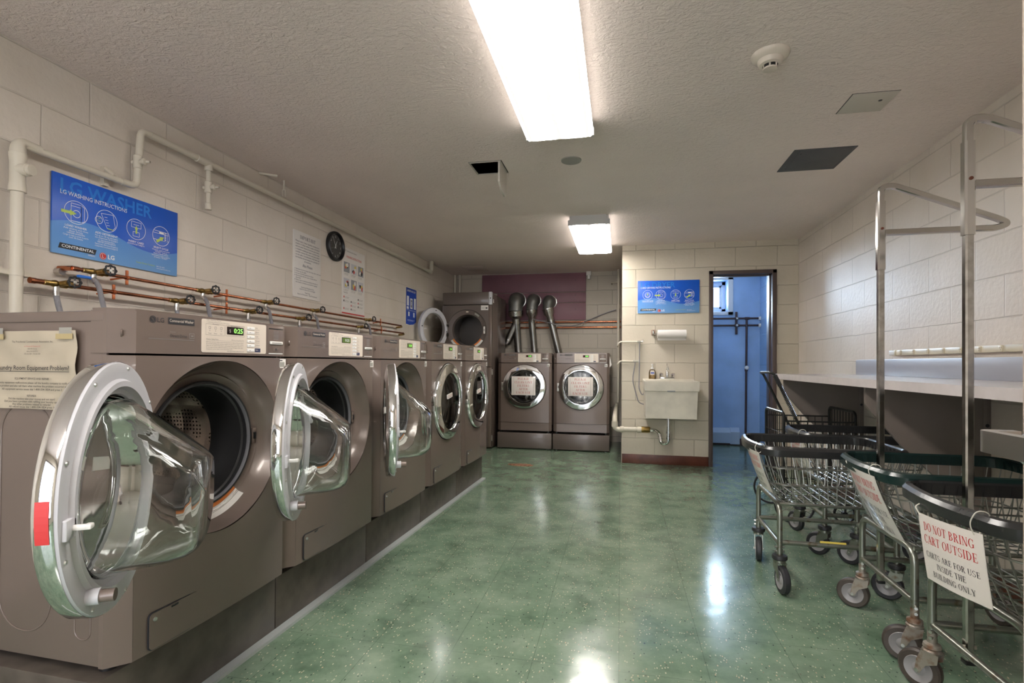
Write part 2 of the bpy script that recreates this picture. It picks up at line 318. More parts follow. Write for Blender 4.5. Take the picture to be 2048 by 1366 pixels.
# ------------------------------------------------------------------ mesh helpers
class MB:
    """collects shapes into ONE mesh object; every face remembers its material"""
    def __init__(s, T=None):
        s.bm = bmesh.new(); s.mats = []; s.T = T or Matrix.Identity(4); s.m = None
    def mi(s, m):
        m = m or s.m
        if m not in s.mats: s.mats.append(m)
        return s.mats.index(m)
    def v(s, p): return s.bm.verts.new(s.T @ Vector(p))
    def f(s, vs, m=None):
        try:
            fc = s.bm.faces.new(vs); fc.material_index = s.mi(m); return fc
        except ValueError:
            return None
    def poly(s, pts, m=None): return s.f([s.v(p) for p in pts], m)
    def box(s, a, b, m=None, r=0, seg=2):
        x0, x1 = sorted((a[0], b[0])); y0, y1 = sorted((a[1], b[1])); z0, z1 = sorted((a[2], b[2]))
        P = [(x0, y0, z0), (x1, y0, z0), (x1, y1, z0), (x0, y1, z0), (x0, y0, z1), (x1, y0, z1), (x1, y1, z1), (x0, y1, z1)]
        vs = [s.v(p) for p in P]; i = s.mi(m); fs = []
        for q in ((3, 2, 1, 0), (4, 5, 6, 7), (0, 1, 5, 4), (1, 2, 6, 5), (2, 3, 7, 6), (3, 0, 4, 7)):
            fc = s.bm.faces.new([vs[k] for k in q]); fc.material_index = i; fs.append(fc)
        if r:
            es = list({e for fc in fs for e in fc.edges})
            bmesh.ops.bevel(s.bm, geom=es, offset=r, segments=seg, affect='EDGES', profile=.5, material=i)
    def prism(s, pts, h0, h1, axis='z', m=None):
        """pts: 2-D outline; axis z: (x,y), axis y: (x,z), axis x: (y,z)"""
        def mk(p, h): return {'z': (p[0], p[1], h), 'y': (p[0], h, p[1]), 'x': (h, p[0], p[1])}[axis]
        a = [s.v(mk(p, h0)) for p in pts]; b = [s.v(mk(p, h1)) for p in pts]; n = len(pts)
        s.f(a[::-1], m); s.f(b, m)
        for k in range(n): s.f([a[k], a[(k + 1) % n], b[(k + 1) % n], b[k]], m)
    def frames(s, path, closed):
        P = [Vector(p) for p in path]; n = len(P); T = []
        for i in range(n):
            if closed: d = P[(i + 1) % n] - P[i - 1]
            elif i == 0: d = P[1] - P[0]
            elif i == n - 1: d = P[-1] - P[-2]
            else: d = (P[i + 1] - P[i]).normalized() + (P[i] - P[i - 1]).normalized()
            T.append(d.normalized() if d.length > 1e-9 else Vector((0, 0, 1)))
        ref = Vector((0, 0, 1)) if abs(T[0].z) < .9 else Vector((1, 0, 0))
        u = (ref - T[0] * ref.dot(T[0])).normalized(); out = []
        for t in T:
            u = (u - t * u.dot(t)).normalized(); out.append((u.copy(), t.cross(u)))
        return P, out
    def sweep(s, path, prof, m=None, closed=False, caps=True):
        """prof: 2-D outline swept along the path (or a function of the index)"""
        P, F = s.frames(path, closed); rings = []
        for i, (p, (u, w)) in enumerate(zip(P, F)):
            pr = prof(i) if callable(prof) else prof
            rings.append([s.v(p + u * a + w * b) for a, b in pr])
        n = len(rings[0]); k = len(rings)
        for i in range(k if closed else k - 1):
            A, B = rings[i], rings[(i + 1) % k]
            for j in range(n): s.f([A[j], A[(j + 1) % n], B[(j + 1) % n], B[j]], m)
        if caps and not closed: s.f(rings[0][::-1], m); s.f(rings[-1], m)
    def tube(s, path, r, m=None, seg=10, closed=False, caps=True):
        rr = r if callable(r) else (lambda i: r)
        s.sweep(path, lambda i: [(rr(i) * cos(2 * PI * j / seg), rr(i) * sin(2 * PI * j / seg)) for j in range(seg)], m, closed, caps)
    def sqtube(s, path, w, m=None, h=None):
        h = h or w; c = min(w, h) * .18
        s.sweep(path, [(w/2-c, -h/2), (w/2, -h/2+c), (w/2, h/2-c), (w/2-c, h/2), (-w/2+c, h/2), (-w/2, h/2-c), (-w/2, -h/2+c), (-w/2+c, -h/2)], m)
    def cyl(s, a, b, r, m=None, seg=16, r2=None):
        r2 = r if r2 is None else r2
        s.tube([a, b], lambda i: (r, r2)[i], m, seg)
    def lathe(s, prof, o=(0, 0, 0), axis=(0, 0, 1), m=None, seg=32, a0=0, a1=2 * PI):
        """prof: (radius, height along axis), m may be a list per band"""
        z = Vector(axis).normalized(); ref = Vector((1, 0, 0)) if abs(z.x) < .9 else Vector((0, 1, 0))
        x = (ref - z * ref.dot(z)).normalized(); y = z.cross(x); o = Vector(o)
        full = abs(a1 - a0 - 2 * PI) < 1e-6; n = seg if full else seg + 1; rings = []
        for r, h in prof:
            if r < 1e-6: rings.append([s.v(o + z * h)] * n)
            else: rings.append([s.v(o + z * h + (x * cos(a0 + (a1 - a0) * k / seg) + y * sin(a0 + (a1 - a0) * k / seg)) * r) for k in range(n)])
        for i in range(len(prof) - 1):
            A, B = rings[i], rings[i + 1]; mm = m[i] if isinstance(m, list) else m
            for k in range(n if full else n - 1):
                q = [A[k], A[(k + 1) % n], B[(k + 1) % n], B[k]]; q2 = []
                for vv in q:
                    if vv not in q2: q2.append(vv)
                if len(q2) > 2: s.f(q2, mm)
    def rect(s, x0, z0, x1, z1, y, m=None): s.poly([(x0, y, z0), (x1, y, z0), (x1, y, z1), (x0, y, z1)], m)
    def text(s, st, x, z, h, y, m=None, al='L', wid=None, bold=0):
        vs, fs, w = glyphs(st, bold); k = h / .7; sx = k if not wid else wid / max(w, 1e-6)
        ox = {'L': 0, 'C': -w * sx / 2, 'R': -w * sx}[al]
        V = [s.v((x + ox + p[0] * sx, y, z + p[1] * k)) for p in vs]
        for q in fs: s.f([V[i] for i in q], m)
    def serif(s, st, x, z, h, y, m=None, al='C', wid=None, fn=None):
        ps, w = serif_polys(st); sx = h if not wid else wid / w
        ox = {'L': 0, 'C': -w * sx / 2}[al]
        fn = fn or (lambda a, b: (a, y, b))
        for p in ps: s.poly([fn(x + ox + a * sx, z + b * h) for a, b in p], m)
    def done(s, name, parent=None, mat=None, ang=35, mods=()):
        me = bpy.data.meshes.new(name); s.bm.normal_update(); s.bm.to_mesh(me); s.bm.free()
        for m in s.mats: me.materials.append(m or mat or M['white'])
        if me.polygons:
            me.polygons.foreach_set('use_smooth', [True] * len(me.polygons)); me.set_sharp_from_angle(angle=math.radians(ang))
        o = bpy.data.objects.new(name, me); C.objects.link(o)
        if parent: o.parent = parent
        return o
_G = {}
def glyphs(st, bold=0):
    if (st, bold) not in _G:
        cu = bpy.data.curves.new('t', 'FONT'); cu.body = st; cu.size = 1; cu.resolution_u = 2; cu.offset = bold
        ob = bpy.data.objects.new('t', cu); me = bpy.data.meshes.new_from_object(ob)
        vs = [(v.co.x, v.co.y) for v in me.vertices]; fs = [tuple(p.vertices) for p in me.polygons]
        w = max([v[0] for v in vs] or [0]); _G[(st, bold)] = (vs, fs, w)
        bpy.data.objects.remove(ob); bpy.data.curves.remove(cu); bpy.data.meshes.remove(me)
    return _G[(st, bold)]
def serif_polys(st):
    """a small upper-case roman face: thick stems, thin hairlines, slab serifs"""
    out = []; x = 0.
    t, h, sf = .125, .05, .06
    R = lambda a, b, c, d: [(a, b), (c, b), (c, d), (a, d)]
    def stem(px, y0=0, y1=1, w=t, bot=1, top=1):
        q = [R(px, y0, px + w, y1)]
        if bot: q.append(R(px - sf, y0, px + w + sf, y0 + h))
        if top: q.append(R(px - sf, y1 - h, px + w + sf, y1))
        return q
    def arc(cx, cy, rx, ry, a0, a1, th=t, tv=h, n=14):
        q = []
        for k in range(n):
            A = math.radians(a0 + (a1 - a0) * k / n); B = math.radians(a0 + (a1 - a0) * (k + 1) / n)
            q.append([(cx + rx * cos(A), cy + ry * sin(A)), (cx + rx * cos(B), cy + ry * sin(B)), (cx + (rx - th) * cos(B), cy + (ry - tv) * sin(B)), (cx + (rx - th) * cos(A), cy + (ry - tv) * sin(A))])
        return q
    def diag(x0, y0, x1, y1, w): return [[(x0, y0), (x0 + w, y0), (x1 + w, y1), (x1, y1)]]
    G = {
     'I': (stem(.1), .33), 'L': (stem(.1) + [R(.1, 0, .58, h), R(.53, 0, .58, .25)], .64), 'T': (stem(.27, top=0) + [R(.02, 1 - h, .65, 1), R(.02, .75, .06, 1), R(.61, .75, .65, 1)], .68),
     'H': (stem(.1) + stem(.52) + [R(.1, .48, .6, .53)], .76), 'E': (stem(.1) + [R(.1, 0, .58, h), R(.1, .49, .45, .54), R(.1, 1 - h, .55, 1), R(.54, 0, .58, .25), R(.52, .78, .55, 1), R(.43, .4, .46, .63)], .64),
     'F': (stem(.1) + [R(.1, .49, .45, .54), R(.1, 1 - h, .56, 1), R(.53, .76, .56, 1), R(.43, .4, .46, .63)], .6),
     'O': (arc(.38, .5, .34, .51, 0, 360, n=28), .77), 'C': (arc(.38, .5, .34, .51, 42, 318, n=22) + [R(.61, .68, .65, 1)], .7),
     'G': (arc(.38, .5, .34, .51, 42, 330, n=22) + [R(.6, .68, .64, 1)] + stem(.54, .05, .45, bot=0), .78),
     'D': (stem(.1) + arc(.22, .5, .46, .5, -90, 90, n=16), .74), 'B': (stem(.1) + arc(.2, .745, .34, .255, -90, 90, n=12) + arc(.2, .265, .41, .265, -90, 90, n=12), .68),
     'P': (stem(.1) + arc(.2, .72, .37, .28, -90, 90, n=12), .62), 'R': (stem(.1) + arc(.2, .73, .36, .27, -90, 90, n=12) + diag(.54, 0, .28, .47, .14) + [R(.5, 0, .74, h)], .74),
     'U': (stem(.08, .3, 1, bot=0) + stem(.56, .3, 1, w=.05, bot=0) + arc(.345, .32, .265, .33, 180, 360, th=.09, n=14), .74),
     'S': (arc(.29, .74, .23, .265, 35, 270, th=.09) + arc(.29, .255, .25, .265, -145, 90, th=.1) + [R(.48, .7, .52, 1), R(.04, 0, .08, .3)], .6),
     'A': (diag(.06, 0, .34, 1, .05) + diag(.56, 0, .31, 1, .14) + [R(.17, .3, .55, .35), R(-.02, 0, .2, h), R(.48, 0, .76, h)], .74),
     'N': (stem(.1, w=.05, bot=1, top=0) + stem(.6, w=.05, bot=0, top=1) + diag(.52, 0, .08, 1, .13) + [R(0, 1 - h, .15, 1)], .76),
     'M': (stem(.1, w=.05, top=0) + stem(.72, top=0) + diag(.4, 0, .08, 1, .13) + diag(.4, 0, .72, 1, .05) + [R(0, 1 - h, .2, 1), R(.7, 1 - h, .92, 1)], .94),
     'Y': (stem(.29, 0, .45, top=0) + diag(.29, .42, .04, 1, .13) + diag(.36, .42, .58, 1, .05) + [R(-.03, 1 - h, .24, 1), R(.48, 1 - h, .72, 1)], .7),
     ' ': ([], .3)}
    for ch in st:
        ps, w = G.get(ch, ([R(.05, 0, .4, .6)], .45))
        out += [[(a + x, b) for a, b in p] for p in ps]; x += w + .035
    return out, x
def fillet(pts, r, n=6):
    P = [Vector(p) for p in pts]; out = [P[0]]
    for i in range(1, len(P) - 1):
        a, b = (P[i - 1] - P[i]), (P[i + 1] - P[i]); ra = min(r, a.length * .49, b.length * .49)
        A = P[i] + a.normalized() * ra; B = P[i] + b.normalized() * ra
        for k in range(n + 1):
            t = k / n; out.append(A * (1 - t) ** 2 + P[i] * 2 * t * (1 - t) + B * t ** 2)
    out.append(P[-1]); return out
def rrect(w, h, r, n=5):
    out = []
    for cx, cy, a in ((w/2 - r, h/2 - r, 0), (-w/2 + r, h/2 - r, 90), (-w/2 + r, -h/2 + r, 180), (w/2 - r, -h/2 + r, 270)):
        for k in range(n + 1):
            A = math.radians(a + 90 * k / n); out.append((cx + r * cos(A), cy + r * sin(A)))
    return out
def tag(o, label, cat, group=None, kind=None):
    o['label'] = label; o['category'] = cat
    if group: o['group'] = group
    if kind: o['kind'] = kind
    return o
def thing(name, label, cat, loc=(0, 0, 0), rz=0, group=None):
    o = bpy.data.objects.new(name, None); C.objects.link(o); o.empty_display_size = .05
    o.location = loc; o.rotation_euler = (0, 0, rz); return tag(o, label, cat, group)
def struct(o): o['kind'] = 'structure'; return o
def at(o, loc, rz=0): o.location = loc; o.rotation_euler = (0, 0, rz); return o
def dup(root, loc, rz, label=None, group=None):
    r = root.copy(); C.objects.link(r); r.location = loc; r.rotation_euler = (0, 0, rz)
    if label: r['label'] = label
    if group: r['group'] = group
    for ch in list(root.children):
        c = ch.copy(); C.objects.link(c); c.parent = r
        for g in list(ch.children):
            d = g.copy(); C.objects.link(d); d.parent = c
    return r
def kid(o, stem): return [c for c in o.children if c.name.split('.')[0] == stem][0]

# ------------------------------------------------------------------ the room
b = MB(); b.box((XL - .1, YF, -.06), (XR + .1, YB + .2, 0), M['floor']); struct(b.done('floor'))
b = MB(); b.m = M['ceil']; HX0, HX1, HY0, HY1 = -.957, -.757, 3.17, 3.37
b.box((XL - .1, YF, ZC), (HX0, YB + .5, ZC + .08)); b.box((HX1, YF, ZC), (XR + .1, YB + .5, ZC + .08))
b.box((HX0, YF, ZC), (HX1, HY0, ZC + .08)); b.box((HX0, HY1, ZC), (HX1, YB + .5, ZC + .08)); struct(b.done('ceiling'))
b = MB(); b.box((XL - .12, YF, 0), (XL, YB + .1, ZC), M['wallL']); struct(b.done('wall_left'))
b = MB(); b.box((XR, YF, 0), (XR + .12, YP + .01, ZC), M['wallR']); struct(b.done('wall_right'))
b = MB(); b.m = M['wallF']; b.box((XL - .12, YF - .2, 0), (-1.9, YF, ZC)); b.box((0, YF - .2, 0), (XR + .12, YF, ZC)); b.box((-1.9, YF - .2, 0), (0, YF, .2)); b.box((-1.9, YF - .2, 2.1), (0, YF, ZC)); struct(b.done('wall_front'))
b = MB(); b.m = M['frame']
for x in (-1.9, -.975, -.05): b.box((x, YF - .03, .2), (x + .05, YF, 2.1))
b.box((-1.9, YF - .03, .2), (0, YF, .25)); b.box((-1.9, YF - .03, 2.05), (0, YF, 2.1)); struct(b.done('added_window'))  # opening and frame added for the fill lamp, out of view
b = MB(); b.box((XL, YB, 0), (XP + .1, YB + .12, ZC), M['wallB']); struct(b.done('wall_alcove'))
DX0, DX1, DZ = .945, 1.545, 2.03     # clear opening of the utility doorway
b = MB(); b.m = M['wallP']
b.box((XP, YP, 0), (DX0 - .02, YP + .19, ZC)); b.box((DX1 + .02, YP, 0), (XR + .02, YP + .19, ZC)); b.box((DX0 - .02, YP, DZ + .02), (DX1 + .02, YP + .19, ZC))
b.box((XP, YP + .19, 0), (XP + .19, YB, ZC)); struct(b.done('wall_partition'))
UY = 7.3
b = MB(); b.m = M['blueB']; WX0, WX1, WZ0, WZ1 = .75, 1.41, 1.79, 2.21
b.box((XP + .19, UY, 0), (WX0, UY + .3, ZC)); b.box((WX1, UY, 0), (1.95, UY + .3, ZC)); b.box((WX0, UY, 0), (WX1, UY + .3, WZ0)); b.box((WX0, UY, WZ1), (WX1, UY + .3, ZC)); struct(b.done('wall_utility_back'))
b = MB(); b.box((1.815, YP + .19, 0), (1.95, UY, ZC), M['blueR']); struct(b.done('wall_utility_right'))
b = MB(); b.box((XP + .19, YP + .19, 0), (XP + .2, UY, ZC), M['blueB']); struct(b.done('wall_utility_left'))
b = MB(); b.box((XP + .2, UY - .02, 0), (1.815, UY, .09), M['iron']); struct(b.done('baseboard_utility'))
b = MB(); b.box((XP + .005, YP - .008, 0), (DX0 - .03, YP, .1), M['brown'], .003); struct(b.done('baseboard_partition'))
b = MB(); b.box((XR - .008, YF, 0), (XR, YP, .1), M['brown'], .003); struct(b.done('baseboard_right'))
# door frame of the utility room
b = MB(); b.m = M['frame']; w = .045
for x0, x1 in ((DX0 - .03, DX0 + .012), (DX1 - .012, DX1 + .03)): b.box((x0, YP - .02, 0), (x1, YP + .2, DZ + .03), r=.004)
b.box((DX0 - .03, YP - .02, DZ - .01), (DX1 + .03, YP + .2, DZ + .03), r=.004)
for x0, x1 in ((DX0 + .012, DX0 + .024), (DX1 - .024, DX1 - .012)): b.box((x0, YP + .06, 0), (x1, YP + .1, DZ - .01))
b.box((DX0 + .012, YP + .06, DZ - .022), (DX1 - .012, YP + .1, DZ - .01)); struct(b.done('door_1'))
# utility window, recessed, with a frosted pane
w1 = MB(); w1.m = M['winframe']
for x0, z0, x1, z1, y0, y1 in ((WX0, WZ0, WX1, WZ0 + .05, 7.44, 7.52), (WX0, WZ1 - .05, WX1, WZ1, 7.44, 7.52), (WX0, WZ0, WX0 + .05, WZ1, 7.44, 7.52), (WX1 - .05, WZ0, WX1, WZ1, 7.44, 7.52),
        (WX0 - .07, WZ0 - .05, WX1 + .07, WZ0 - .004, 7.285, 7.31), (WX1 + .004, WZ0 - .05, WX1 + .07, WZ1 + .05, 7.285, 7.31), (WX0 - .07, WZ1 + .004, WX1 + .07, WZ1 + .05, 7.285, 7.31),
        (WX0 + .05, WZ0 + .05, WX1 - .05, WZ0 + .08, 7.46, 7.5), (WX0 + .05, WZ1 - .08, WX1 - .05, WZ1 - .05, 7.46, 7.5), (WX1 - .08, WZ0 + .05, WX1 - .05, WZ1 - .05, 7.46, 7.5)):
    w1.box((x0, y0, z0), (x1, y1, z1), r=.004)
wo = struct(w1.done('window_1'))
b = MB(); b.box((WX0 + .05, 7.478, WZ0 + .05), (WX1 - .05, 7.482, WZ1 - .05), M['thin']); b.done('pane', wo)
# entrance door leaf standing open beside the camera
dl = MB(); dl.box((.592, .0, .01), (.637, .905, 2.08), M['leaf'], .003); dl.box((.585, -.09, 0), (.66, -.004, ZC), M['frame'], .003); dlo = struct(dl.done('door_2'))
b = MB(); b.m = M['lever']
b.lathe([(0, 0), (.027, 0), (.027, -.006), (.022, -.010), (.024, -.014), (.024, -.045), (.020, -.05), (.012, -.055), (0, -.055)], (.592, .822, .957), (1, 0, 0), seg=24)
b.sweep(fillet([(.537, .795, .96), (.537, .893, .96), (.578, .893, .96)], .012, 5), [(.016, -.009), (.016, .009), (-.016, .009), (-.016, -.009)])
b.done('door_handle', dlo)
# metal strip where the washer plinths meet the floor
ROT = .03; DR = Vector((sin(ROT), cos(ROT), 0)); OUT = Vector((cos(ROT), -sin(ROT), 0)); S0 = Vector((-1.311, 1.079, 0)); RZ = PI / 2 - ROT
def row(u, o, z=0): return S0 + DR * u + OUT * o + Vector((0, 0, z))
b = MB(); p = [row(-.3, -.0495), row(3.53, -.0495), row(3.53, -.014), row(-.3, -.014)]
b.prism([(q.x, q.y) for q in p], 0, .012, 'z', mat('grey metal strip', (.46, .49, .49), .4, .3)); struct(b.done('trim_1'))

# ------------------------------------------------------------------ ceiling lights and ceiling fittings
def fixture(label, x0, x1, y0, y1, bands, strength):
    zc = ZC - .045; t = thing('ceiling_light', label, 'ceiling light', ((x0 + x1) / 2, (y0 + y1) / 2, ZC), group='ceiling lights')
    T = Matrix.Translation(-Vector(t.location)); w = x1 - x0
    b = MB(T); b.m = M['fixture']
    b.box((x0 + .012, y0 + .02, ZC - .046), (x1 - .012, y1 - .02, ZC + .001))
    for ya, yb in ((y0, y0 + .02), (y1 - .02, y1)):
        b.prism([(x0 + .03, ZC), (x1 - .03, ZC), (x1 - .03, ZC - .03), (x1, ZC - .04), (x1, ZC - .082), (x0, ZC - .082), (x0, ZC - .04), (x0 + .03, ZC - .03)], ya, yb, 'y')
    b.done('housing', t)
    b = MB(T); b.m = lens_mat('prismatic lens', bands, strength, 0, w)
    y0 += .021; y1 -= .021
    pr = [(x0 + .004, ZC - .045), (x0 + .002, ZC - .075), (x0 + .018, ZC - .09), (x1 - .018, ZC - .09), (x1 - .002, ZC - .075), (x1 - .004, ZC - .045)]
    b.prism(pr, y0, y1, 'y'); b.done('lens', t)
fixture('long ceiling light over the middle of the floor, nearest the door', -.506, -.142, 1.52, 2.745, [(0, .10), (.045, .10), (.07, .014), (.1, .015), (.2, 1), (.36, .7), (.47, .015), (.53, .015), (.64, .7), (.8, 1), (.9, .015), (.93, .014), (.955, .10), (1, .10)], LAMP)
fixture('added fill ceiling light, out of view, closest to the entrance door', -.5, -.14, -1.2, .02, [(0, .25), (.25, 1), (.5, .15), (.75, 1), (1, .25)], LAMP)  # unseen extra fixture, added to brighten the room
fixture('second ceiling light, end-on in front of the sink wall', -.455, -.093, 4.47, 5.66, [(0, .10), (.045, .10), (.07, .02), (.1, .03), (.25, 1), (.38, .6), (.48, .019), (.52, .019), (.62, .6), (.75, 1), (.9, .03), (.93, .02), (.955, .10), (1, .10)], LAMP)
b = MB(); z = ZC; b.lathe([(0, .001), (.075, .001), (.074, -.006), (.066, -.016), (.05, -.024), (.048, -.034), (.043, -.042), (.03, -.046)], (0, 0, 0), (0, 0, 1), M['detector'], 40)
sd = thing('smoke_detector', 'round ivory smoke detector on the rough ceiling', 'smoke detector', (.607, 2.29, ZC)); b.done('base', sd)
b = MB(); b.lathe([(.027, -.04), (.027, -.058)], m=M['black'], seg=24); b.done('sensing_slot', sd)
b = MB()
for k in range(6):
    a = k * PI / 3 + .2; b.box((.026 * cos(a) - .003, .026 * sin(a) - .003, -.06), (.026 * cos(a) + .003, .026 * sin(a) + .003, -.043), M['detector'])
b.lathe([(.029, -.057), (.027, -.062), (0, -.064)], m=M['detector'], seg=24); b.lathe([(0, -.056), (.029, -.057)], m=M['detector'], seg=24); b.done('cap', sd)
b = MB(); b.lathe([(0, 0), (.065, 0), (.063, -.006), (0, -.008)], m=M['discgrey'], seg=36)
tag(at(b.done('ceiling_cover_plate'), (-.311, 3.245, ZC)), 'round grey cover plate on the ceiling between the two lights', 'cover plate')
b = MB(); b.box((-.172, -.178, -.004), (.172, .178, .0), M['gatepanel'])
gp = thing('access_panel', 'square dark grey metal access panel in the ceiling', 'access panel', (1.193, 3.512, ZC)); b.done('frame', gp)
b = MB(); b.box((-.135, -.17, -.006), (.155, .14, -.0035), M['gatepanel'], .001); b.lathe([(0, -.008), (.005, -.008), (.006, -.005)], (-.12, -.12, 0), m=M['black'], seg=10); b.done('hatch_door', gp)
gp = thing('access_panel', 'cream painted access panel with a keyhole, between smoke detector and right wall', 'access panel', (1.182, 2.794, ZC))
b = MB(); b.box((-.103, -.1, -.001), (.103, .1, .0), M['ink']); b.done('gap', gp)
b = MB(); b.box((-.1, -.098, -.005), (.1, .096, -.0008), M['ceilpanel'], .001); b.done('hatch_door', gp)
b = MB(); b.lathe([(0, -.0065), (.008, -.0065), (.009, -.005)], (.05, -.02, 0), m=M['black'], seg=12); b.done('keyhole', gp)
b = MB(); b.box((-.14, -.18, -.004), (.14, .18, 0), M['ceil'], .002)
tag(at(b.done('access_panel'), (-1.94, 6.735, ZC)), 'ceiling coloured access panel above the stacked dryer', 'access panel')
# open ceiling hole with hanging flap
oh = thing('open_ceiling_hatch', 'open ceiling hatch with its flap hanging down', 'ceiling hatch', (-.857, 3.27, ZC))
b = MB(); b.m = M['darkvoid']
for q in (((-.1, -.1, .2), (.1, .1, .21)), ((-.11, -.11, 0), (-.1, .11, .21)), ((.1, -.11, 0), (.11, .11, .21)), ((-.1, -.11, 0), (.1, -.1, .21)), ((-.1, .1, 0), (.1, .11, .21))): b.box(*q)
b.done('cavity', oh)
b = MB(); b.tube(fillet([(-.1, .02, .1), (0, -.02, .09), (.1, .03, .12)], .05), .006, M['galv']); b.done('conduit', oh)
b = MB(); b.m = M['ceilpanel']
for q in (((-.104, -.104, -.005), (.104, -.098, 0)), ((-.104, .098, -.005), (.104, .104, 0)), ((-.104, -.1, -.005), (-.098, .1, 0)), ((.098, -.1, -.005), (.104, .1, 0))): b.box(*q)
b.done('rim', oh)
b = MB(); b.m = M['ceilpanel']; b.prism([(-.098, -.004), (.098, -.004), (.098, -.165), (.06, -.18), (.02, -.172), (-.04, -.168), (-.07, -.15), (-.098, -.13)], .086, .098, 'x'); b.done('flap', oh)

# ------------------------------------------------------------------ laundry machines (local frame: front at y=0 facing -y, x to the right, base z=0)
DCZ, HINGE = .562, Vector((-.285, -.02, .562))
def front_plate(z0, z1, hole, m):
    """lower front: flat slightly bowed face with chamfered sides and a round opening"""
    b = MB(); b.m = m; xl, xr = -.298, .312
    def bow(x): return -.010 * (1 - (x / .31) ** 2) if abs(x) < .31 else 0
    if hole:
        n = 96; rings = []
        for k in range(n):
            a = 2 * PI * k / n; c, s_ = cos(a), sin(a)
            tt = [((xr if c > 0 else xl) / c) if abs(c) > 1e-6 else 9, ((z1 - DCZ if s_ > 0 else z0 - DCZ) / s_) if abs(s_) > 1e-6 else 9]
            R = min(tt); ring = []
            for j in range(4):
                r = hole + (max(R, hole + .0005) - hole) * j / 3
                x, z = r * c, DCZ + r * s_
                ring.append(b.v((x, bow(x), z)))
            rings.append(ring)
        for k in range(n):
            A, B = rings[k], rings[(k + 1) % n]
            for j in range(3): b.f([A[j], A[j + 1], B[j + 1], B[j]])
        # corners
        for x, z in ((xl, z0), (xr, z0), (xl, z1), (xr, z1)):
            best = sorted(range(n), key=lambda k: (rings[k][3].co.x - x) ** 2 + (rings[k][3].co.z - z) ** 2)[:2]
            b.f([rings[best[0]][3], rings[best[1]][3], b.v((x, 0, z))])
    else:
        b.box((xl, 0, z0), (xr, .03, z1))
    for x0, x1, ye in ((xl, -.343, .045), (xr, .343, .03)):
        b.f([b.v((x0, 0, z0)), b.v((x0, 0, z1)), b.v((x1, ye, z1)), b.v((x1, ye, z0))])
        b.f([b.v((x1, ye, z0)), b.v((x1, ye, z1)), b.v((x1, .06, z1)), b.v((x1, .06, z0))])
    b.f([b.v(p) for p in ((xl, 0, z0), (xr, 0, z0), (.343, .03, z0), (.343, .06, z0), (-.343, .06, z0), (-.343, .045, z0))][::-1])
    b.f([b.v(p) for p in ((xl, 0, z1), (xr, 0, z1), (.343, .03, z1), (.343, .06, z1), (-.343, .06, z1), (-.343, .045, z1))])
    return b
